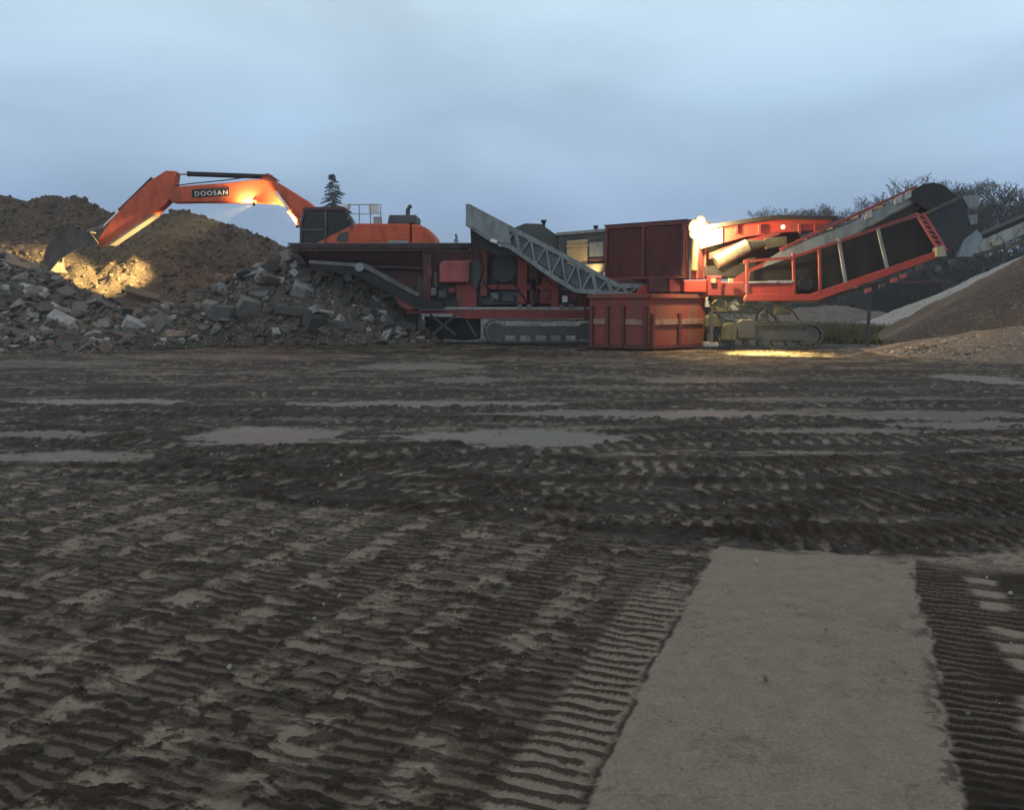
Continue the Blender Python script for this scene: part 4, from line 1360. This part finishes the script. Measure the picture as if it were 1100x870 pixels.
# hydraulics below
hy = [(758, 764, 318, 330, GREY_PALE, 0.3), (767, 782, 322, 336, OLIVE, 0.2), (785, 794, 321, 334, GREY, 0.35), (758, 775, 338, 352, OLIVE, -0.15), (777, 792, 347, 366, OLIVE, -0.45), (792, 812, 343, 364, GREY_DARK, -0.40), (815, 826, 334, 345, GREY_DARK, 0.0), (832, 850, 326, 338, OLIVE, 0.0)]
for xa, xb, ya, yb, mt, YY in hy:
    MB().prof([(xa, yb), (xa + 1, ya + 3), (xa + 5, ya), (xb - 3, ya), (xb, ya + 4), (xb, yb)], SY + YY, 0.5).build('hydraulic_unit', mt, sr, 0.04)
HOSE = paint('hose_rubber', (0.008, 0.008, 0.008), dirt=(0.012, 0.011, 0.01), amount=0.4, rough=0.8)
hz2 = MB()
rr = random.Random(3)
for k in range(9):
    x = 762 + k * 10
    pts = [P(x, 326 + rr.uniform(-3, 6), SY - 0.1)]
    for j in range(5): pts.append(pts[-1] + Vector((rr.uniform(-.05, .28), rr.uniform(-.08, .08), rr.uniform(-.3, .04))))
    hz2.path(pts, 0.03, 6)
hz2.build('hose_bundle', HOSE, sr)
MB().prof([(757, 372), (757, 368), (772, 368), (772, 372)], SY - 0.55, 0.4).build('jack_foot', GREY_PALE, sr)
a = P(764, 368, SY - 0.35)
MB().beam(a, P(764, 335, SY - 0.35), 0.12, 0.12).build('jack_leg', GREY_DARK, sr)
# railed side conveyor
fr = MB()
fr.prof([(800, 320), (803, 316), (872, 316), (1012, 268), (1016, 274), (878, 323), (800, 323.5)], SY - 0.1, 0.22)
fr.build('frame_beam', RED_BRIGHT, sr, 0.015)
MB().prof([(803, 317), (803, 304), (853, 304), (853, 316)], SY - 0.02, 0.08).build('toe_board', RED_BRIGHT, sr)
MB().prof([(804, 302.5), (853, 301), (853, 303), (804, 304.3)], SY - 0.1, 0.1).build('hand_bar', GREY_PALE, sr)
for xa, ya, xb, yb in ((803, 319, 802, 279), (853, 318, 852, 272), (881, 316, 880, 265), (909, 308, 901, 257), (954, 292, 943, 246)):
    MB().beam(P(xa, ya, SY - 0.05), P(xb, yb, SY - 0.05), 0.08, 0.10).build('rail_post', RED if xa < 890 else GREY, sr)
MB().beam(P(799, 281, SY - 0.05), P(850, 277, SY - 0.05), 0.07, 0.09).beam(P(850, 277, SY - 0.05), P(987, 230, SY - 0.05), 0.07, 0.10).build('top_rail', RED, sr)
lat = MB()
lat.beam(P(984, 229, SY - 0.05), P(1010, 272, SY - 0.05), 0.08, 0.08)
lat.beam(P(992, 229, SY - 0.05), P(1017, 270, SY - 0.05), 0.08, 0.08)
for k in range(8):
    t0, t1 = k / 8, (k + 1) / 8
    A0, A1 = P(984 + 26 * t0, 229 + 43 * t0, SY - 0.05), P(992 + 25 * t1, 229 + 41 * t1, SY - 0.05)
    lat.beam(A0, A1, 0.04, 0.05)
lat.build('end_lattice', RED_PINK, sr)
MB().prof([(804, 302), (806, 292), (852, 276), (985, 234), (1008, 270), (872, 315), (853, 315), (853, 301)], SY + 0.22, 0.06).build('skirt_panel', HOSE, sr)
for xx, yy, r in ((866, 305, 0.24),):
    a = P(xx, yy, SY + 0.06)
    MB().tube(a, a + Vector((0, 0.15, 0)), r, 20).build('drive_wheel', BLACK, sr)
for xx, yy in ((930, 312), (945, 307), (958, 301), (968, 297), (985, 287)):
    MB().prof([(xx, yy + 3), (xx, yy - 1), (xx + 6, yy - 3), (xx + 6, yy + 1)], SY - 0.2, 0.12).build('lug', OLIVE if xx in (945, 985) else RED_PINK, sr)
MB().prof([(1006, 276), (1006, 266), (1014, 264), (1017, 275)], SY - 0.22, 0.3).build('end_bracket', CREAM, sr)
# lower wide conveyor with dark hood box
MB().prof([(993, 234), (1034, 212), (1042, 238), (1038, 248), (1019, 266), (1012, 264)], SY + 0.2, 1.5).build('head_box', BLUEBLACK, sr, 0.02)
MB().prof([(1034, 211), (1051, 209), (1052, 222), (1040, 224)], SY + 0.3, 1.2).build('head_plate', GREY, sr)
MB().prof([(1040, 232), (1050, 230), (1050, 240), (1043, 242)], SY + 0.3, 1.2).build('bearing_block', GREY, sr)
# upper main conveyor
ub = MB()
for yy in (SY + 0.45, SY + 1.65):
    ub.poly([P(826, 278, yy), P(842, 268, yy), P(915, 240, yy), P(985, 205, yy), P(990, 212, yy), P(918, 251, yy), P(846, 280, yy), P(812, 298, yy)], (0, 0.06, 0))
o_ = ub.build('main_conveyor', GREY, sr)
MB().prof([(812, 300), (846, 282), (918, 253), (990, 214), (992, 222), (920, 263), (850, 292), (820, 304)], SY + 0.52, 1.1).build('belt', BLACK, o_)
MB().beam(P(838, 268, SY + 0.42), P(984, 201, SY + 0.42), 0.06, 0.09).build('edge_rail', RED, o_)
for xx in (868, 896, 924, 950):
    yv = 268 - (xx - 842) * 0.42
    a = P(xx, yv - 1, SY + 0.5)
    MB().tube(a, a + Vector((0, 1.15, 0)), 0.06, 10).build('idler', GREY_DARK, o_)
for xx in (930, 962, 972):
    yv = 262 - (xx - 862) * 0.5
    MB().prof([(xx, yv + 8), (xx + 1, yv), (xx + 7, yv - 3), (xx + 7, yv + 5)], SY + 0.33, 0.12).build('bearing_bracket', GREY_PALE, o_)
hc = [(975, 212), (983, 203), (992, 198), (1003, 196), (1014, 199), (1024, 207), (1032, 213), (1000, 228), (990, 222)]
for yy in (0.38, 1.72):
    MB().prof(hc, SY + yy, 0.06).build('head_side', BLACK, o_)
d0 = P(1003, 212, SY + 0.45)
MB().tube(d0, d0 + Vector((0, 1.25, 0)), 0.44, 24).build('head_drum', BLACK, o_)
# scraper strut
MB().beam(P(996, 229, SY + 0.15), P(1032, 212, SY + 0.15), 0.08, 0.12).build('hood_edge', OLIVE, sr)
# flood lamp on a mast, with added heads around it
lp = P(746, 243.5, 29.4)
aim = P(838, 300, SY - 1.4)
MB().tube(P(741, 300, SY + 0.3), P(741, 241, SY + 0.3), 0.045, 10).beam(P(741, 243, SY + 0.3), lp + Vector((-0.05, 0.1, 0)), 0.06, 0.06).build('lamp_mast', GREY_DARK, sr)
work_lamp(lp, lp + Vector((0.4, -0.9, -0.2)), 0.25, LAMP, sr, 'flood_or_added_lamp')
lamp_spot('flood_light', lp + Vector((0.16, -0.10, -0.10)), lp + Vector((0.62, -0.12, -0.80)), 1400, 150, 0.7, (1, 0.70, 0.34), 0.15, sr)
lq = P(752, 240, SY + 0.75)  # second lamp, added to light the screen box end and widen the hot spot
MB().beam(P(741, 243, SY + 0.3), lq + Vector((-0.1, 0, 0)), 0.06, 0.06).build('added_lamp_arm', GREY_DARK, sr)
work_lamp(lq, lq + Vector((0.7, 0.25, -0.6)), 0.15, LAMP, sr, 'flood_or_added_lamp')
lamp_spot('added_back_light', lq + Vector((0.10, 0.0, -0.10)), lq + Vector((0.7, 0.35, -0.5)), 3200, 165, 0.6, (1, 0.64, 0.28), 0.12, sr)
lamp_spot('door_light', lp + Vector((0.1, 0.2, -0.2)), HB + back * 0.6 + up * 1.0, 1500, 80, 0.8, (1, 0.66, 0.30), 0.12, sr)
gl = G(828, 380.0)
lamp_spot('ground_light', lp + Vector((0.2, -0.12, -0.12)), gl, 26000, 40, 0.9, (1, 0.78, 0.28), 0.12, sr)
for dx_, dy_, yy_ in ((5, -4.5, 29.6), (9, 2.5, 29.7), (-1, 7, 29.6)):  # three extra heads, added to enlarge the bright core of the lamp
    lx_ = P(747 + dx_, 243 + dy_, yy_)
    MB().beam(lp + Vector((0, 0.12, 0)), lx_ + Vector((-0.02, 0.1, 0)), 0.05, 0.05).build('added_lamp_arm', GREY_DARK, sr)
    work_lamp(lx_, lx_ + Vector((0.35, -0.9, -0.2)), 0.22, LAMP, sr, 'flood_or_added_lamp')
l2 = P(841, 244, SY + 1.0)
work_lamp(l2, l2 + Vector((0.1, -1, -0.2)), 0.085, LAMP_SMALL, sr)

# ------------------------------------------------------------------ stockpile conveyor at the right
QY = 31.6
qc = thing('stockpile_conveyor', 'pale grey conveyor rising off the right edge over the sand pile', 'conveyor', (P(1060, 330, QY).x, QY + 0.5, 0))
for yy in (QY, QY + 0.95):
    s_ = MB()
    s_.poly([P(1030, 276, yy), P(1042, 262, yy), P(1060, 256, yy), P(1130, 226, yy), P(1260, 170, yy), P(1260, 182, yy), P(1130, 238, yy), P(1062, 268, yy), P(1040, 277, yy)], (0, 0.06, 0))
    s_.build('side_frame', GREY_PALE, qc)
    MB().beam(P(880, 322, yy), P(1012, 284, yy), 0.07, 0.10).beam(P(1012, 284, yy), P(1085, 264, yy), 0.07, 0.12).beam(P(1085, 264, yy), P(1260, 196, yy), 0.07, 0.12).build('lower_chord', OLIVE, qc)
    st = MB()
    for k in range(9):
        x = 1050 + k * 24
        yt = 264 - (x - 1050) * 0.435
        st.beam(P(x, yt, yy), P(x + 10, yt + 12, yy), 0.05, 0.06)
        st.beam(P(x + 10, yt + 12, yy), P(x + 22, yt - 8, yy), 0.05, 0.06)
    st.build('lattice', GREY, qc)
MB().poly([P(1052, 254, QY + .08), P(1262, 163, QY + .08), P(1262, 168, QY + .08), P(1052, 259, QY + .08)], (0, 0.8, 0)).build('belt', BLACK, qc)
MB().prof([(1028, 276), (1036, 258), (1050, 247), (1056, 256), (1044, 276)], QY - 0.12, 0.08).build('hopper_plate', paint('blue_grey_plate', (0.24, 0.29, 0.33), amount=0.4), qc)
for xx, yy in ((1004, 289), (1066, 262), (1080, 266), (1018, 282)):
    MB().prof([(xx, yy + 2), (xx, yy - 2), (xx + 7, yy - 3.5), (xx + 7, yy + 1)], QY - 0.15, 0.14).build('bearing_block', STEEL if xx != 1066 else CREAM, qc)
for yy in (QY + .1, QY + .85):
    a = P(1120, 250, yy)
    MB().beam(a, Vector((a.x - 0.6, a.y, 0)), 0.12, 0.12).build('support_leg', GREY_DARK, qc)
    a2 = P(935, 306, yy)
    MB().beam(a2, Vector((a2.x, a2.y, 0)), 0.1, 0.1).build('support_leg', GREY_DARK, qc)

# ------------------------------------------------------------------ dark container behind
cx0 = P(965, 330, 70)
ct = thing('storage_container', 'dark shipping container half hidden below the right conveyors', 'container', (cx0.x, 70, 0))
ch_ = 3.2
MB().box((cx0.x, 70, 0.15 + ch_ / 2), (6.0, 2.4, ch_)).build('container_body', HOSE, ct)
for k in range(19):
    MB().box((cx0.x - 2.8 + k * 0.311, 68.77, 0.15 + ch_ / 2), (0.16, 0.05, ch_ - 0.3)).build('wall_rib', HOSE, ct)
for z in (0.22, 0.08 + ch_):
    MB().box((cx0.x, 68.76, z), (6.0, 0.08, 0.14)).build('edge_rail', RED_DARK, ct)
for s_ in (-2.98, 2.98):
    MB().box((cx0.x + s_, 68.77, 0.15 + ch_ / 2), (0.12, 0.1, ch_)).build('corner_post', RED_DARK, ct)

# ------------------------------------------------------------------ weeds and trees
def grass(name, area, n, hmin, hmax, m, label, seed):
    rd = random.Random(seed)
    V, F = [], []
    for i in range(n):
        x, yy = rd.uniform(area[0], area[1]), rd.uniform(area[2], area[3])
        hh = rd.uniform(hmin, hmax) * (0.5 + 0.8 * rd.random())
        a = rd.uniform(0, 6.28)
        w = 0.03 + 0.05 * rd.random()
        dx, dy = math.cos(a) * w, math.sin(a) * w
        lx, ly = rd.gauss(0, .12), rd.gauss(0, .12)
        b0 = len(V)
        V += [(x - dx, yy - dy, -0.02), (x + dx, yy + dy, -0.02), (x + lx, yy + ly, hh)]
        F.append((b0, b0 + 1, b0 + 2))
    me = bpy.data.meshes.new(name)
    me.from_pydata(V, [], F)
    me.materials.append(m)
    o = bpy.data.objects.new(name, me)
    col.objects.link(o)
    return tag(o, label, kind='stuff')


def leafmat(name, a, b2, sc=1.5):
    m, t, N, L, b = new_mat(name)
    c = mixrgb(N, L, rng(N, L, noise(N, L, sc, 4, 0.6), 0.35, 0.65), a, b2)
    L.new(c, b.inputs['Base Color'])
    b.inputs['Roughness'].default_value = 0.85
    return m


GRASS = leafmat('rough_grass', (0.06, 0.062, 0.026), (0.13, 0.12, 0.055), 0.9)
NEEDLE = leafmat('spruce_needles', (0.014, 0.026, 0.026), (0.03, 0.045, 0.04))
TWIG = leafmat('bare_twigs', (0.035, 0.036, 0.036), (0.065, 0.062, 0.058), 0.4)
BARK = leafmat('bark', (0.03, 0.027, 0.024), (0.06, 0.052, 0.045), 3)
IVY = leafmat('dark_undergrowth', (0.015, 0.022, 0.020), (0.035, 0.042, 0.034), 0.5)
grass('rough_grass', (10.5, 27, 37.5, 62), 26000, 0.15, 0.45, GRASS, 'olive rough grass beyond the screener tracks', 3)
grass('rough_grass', (11.5, 18, 34.0, 37.5), 3500, 0.1, 0.3, GRASS, 'thin weeds at the edge of the yard left of the sand pile', 5)


def bare_tree(seed, H):
    rd = random.Random(seed)
    tk, cr_ = MB(), MB()

    def grow(p, d, ln, r, lev):
        n = 3 if lev < 2 else 2
        q = p
        for i in range(n):
            d2 = (d + Vector((rd.gauss(0, .12), rd.gauss(0, .12), rd.gauss(0.03, .07)))).normalized()
            q2 = q + d2 * ln / n
            r2 = r * (1 - 0.3 / n * (i + 1))
            (tk if lev < 2 else cr_).tube(q, q2, max(r * (1 - 0.3 * i / n), 0.018), 6 if lev < 2 else 3, max(r2, 0.016), False)
            if lev < 5 and (lev > 0 or i > 0):
                for _ in range(2 if lev else 3):
                    a = rd.uniform(0, 6.28)
                    side = Vector((math.cos(a), math.sin(a), rd.uniform(0.15, 0.9)))
                    grow(q2, (d2 * 0.55 + side * 0.75).normalized(), ln * rd.uniform(0.45, 0.68), r2 * 0.52, lev + 1)
            q, d = q2, d2
        if lev < 5: grow(q, d, ln * 0.55, r * 0.6, lev + 1)

    grow(Vector((0, 0, -0.3)), Vector((0, 0, 1)), H * 0.46, H * 0.018, 0)
    return tk, cr_


def mesh_of(mb, name, m):
    me = bpy.data.meshes.new(name)
    me.from_pydata(mb.v, [], mb.f)
    me.materials.append(m)
    return me


variants = []
for sd_ in (3, 8, 14, 21):
    a, b = bare_tree(sd_, 15.0)
    variants.append((mesh_of(a, 'trunk', BARK), mesh_of(b, 'crown', TWIG)))
tree_spots = [  # photo x, depth, photo y of the top, variant, label
    (838, 150, 219, 0, 'small bare tree leftmost on the skyline above the screener'),
    (868, 150, 212, 1, 'bare tree on the skyline above the left part of the red rail'),
    (893, 146, 211, 2, 'bare rounded tree above the cover sheet end'),
    (918, 150, 214, 3, 'low bare tree above the middle of the main conveyor'),
    (940, 140, 203, 0, 'taller bare tree left of the black conveyor head'),
    (962, 135, 201, 2, 'bare tree right behind the upper end of the main conveyor'),
    (1012, 112, 190, 1, 'bare tree rising straight behind the black conveyor head'),
    (1034, 104, 186, 3, 'tall bare tree just right of the conveyor head'),
    (1056, 108, 184, 0, 'tall dark bare tree between the conveyor head and the right edge'),
    (1078, 100, 184, 2, 'dense bare tree near the right edge of the photo'),
    (1100, 104, 181, 1, 'bare tree cut by the right edge of the photo'),
]
for i, (px, dd, py, v, lab) in enumerate(tree_spots):
    p = P(px, py, dd)
    r = thing('bare_tree', lab, 'tree', (p.x, dd, 0), 'bare trees on the right skyline')
    s = p.z / 15.0
    for nm, me in zip(('trunk', 'crown'), variants[v]):
        o = bpy.data.objects.new(nm, me)
        col.objects.link(o)
        o.parent = r
    r.scale = (s * 1.15, s * 1.15, s)
    r.rotation_euler = (0, 0, 1.1 * i)


def conifer(H, seed, wid):
    rd = random.Random(seed)
    tk = MB().tube((0, 0, -0.3), (0, 0, H * 0.97), H * 0.014, 8, 0.02)
    cw_ = MB()
    z = H * 0.12
    while z < H * 0.985:
        t = 1 - z / H
        n = rd.randint(6, 10)
        a0 = rd.uniform(0, 6.28)
        for k in range(n):
            a = a0 + 6.28 * k / n + rd.gauss(0, .2)
            ln = wid * (t ** 0.8) * rd.uniform(0.4, 1.2) + 0.12
            ex_, ey_ = math.cos(a), math.sin(a)
            z0_ = z + rd.gauss(0, 0.16)
            tip = Vector((ex_ * ln, ey_ * ln, z0_ - ln * 0.20))
            m_ = max(3, int(ln / 0.22))
            for j in range(m_):
                u = (j + 0.5) / m_
                c = Vector((0, 0, z0_)).lerp(tip, u)
                for s_ in (-1, 1):
                    w = 0.5 * (1 - 0.55 * u) * rd.uniform(.7, 1.2)
                    e = c + Vector((-ey_ * s_ * w + ex_ * 0.25, ex_ * s_ * w + ey_ * 0.25, -0.12 - 0.22 * rd.random()))
                    cw_.add([c - Vector((ex_, ey_, 0)) * 0.13, c + Vector((ex_, ey_, 0)) * 0.15, e], [(0, 1, 2)])
        z += H * 0.016 * rd.uniform(.6, 1.4)
    return mesh_of(tk, 'trunk', BARK), mesh_of(cw_, 'crown', NEEDLE)


ca, cb = conifer(19.0, 4, 6.6)
for px, dd, py, lab in ((357, 112, 184, 'lone dark spruce standing behind the excavator cab'), (490, 190, 249.5, 'tiny far spruce tip showing above the crusher hopper')):
    p = P(px, py, dd)
    r = thing('spruce_tree', lab, 'tree', (p.x, dd, 0))
    s = p.z / 19.0
    for nm, me in (('trunk', ca), ('crown', cb)):
        o = bpy.data.objects.new(nm, me)
        col.objects.link(o)
        o.parent = r
    r.scale = (s * (0.85 if px < 400 else 0.5), s * (0.85 if px < 400 else 0.5), s)

# dark undergrowth below the right hand trees
def leaf_mass(name, area, n, htop, size, m, label, seed):
    rd = random.Random(seed)
    V, F = [], []
    hx = [rd.uniform(0.6, 1.0) for _ in range(60)]
    for i in range(n):
        x, yy = rd.uniform(area[0], area[1]), rd.uniform(area[2], area[3])
        k = (x - area[0]) / (area[1] - area[0]) * 58
        top_ = htop * (hx[int(k)] * (1 - k % 1) + hx[int(k) + 1] * (k % 1))
        z = top_ * (1 - rd.random() ** 1.6 * 0.98)
        c = Vector((x, yy, z))
        b0 = len(V)
        for _ in range(3):
            V.append(c + Vector((rd.gauss(0, size), rd.gauss(0, size), rd.gauss(0, size))))
        F.append((b0, b0 + 1, b0 + 2))
    me = bpy.data.meshes.new(name)
    me.from_pydata(V, [], F)
    me.materials.append(m)
    o = bpy.data.objects.new(name, me)
    col.objects.link(o)
    return tag(o, label, kind='stuff')


leaf_mass('undergrowth', (48, 92, 100, 114), 20000, 8.2, 0.5, IVY, 'dark tangle of undergrowth and ivy below the right hand trees', 9)
leaf_mass('hedge', (14, 60, 128, 136), 12000, 3.6, 0.5, IVY, 'far dark hedge line behind the yard', 10)

# ------------------------------------------------------------------ thin damp air
hm = bpy.data.materials.new('damp_air')
hm.use_nodes = True
hn = hm.node_tree.nodes
for n_ in list(hn):
    if n_.type == 'BSDF_PRINCIPLED': hn.remove(n_)
pv = hn.new('ShaderNodeVolumePrincipled')
pv.inputs['Color'].default_value = (0.85, 0.9, 0.95, 1)
pv.inputs['Density'].default_value = 0.0009
hm.node_tree.links.new(pv.outputs[0], hn['Material Output'].inputs['Volume'])
hz_ = MB().box((0, 4650, 14), (36000, 10000, 32)).build('haze', hm)
tag(hz_, 'thin damp evening air over the yard', kind='stuff')
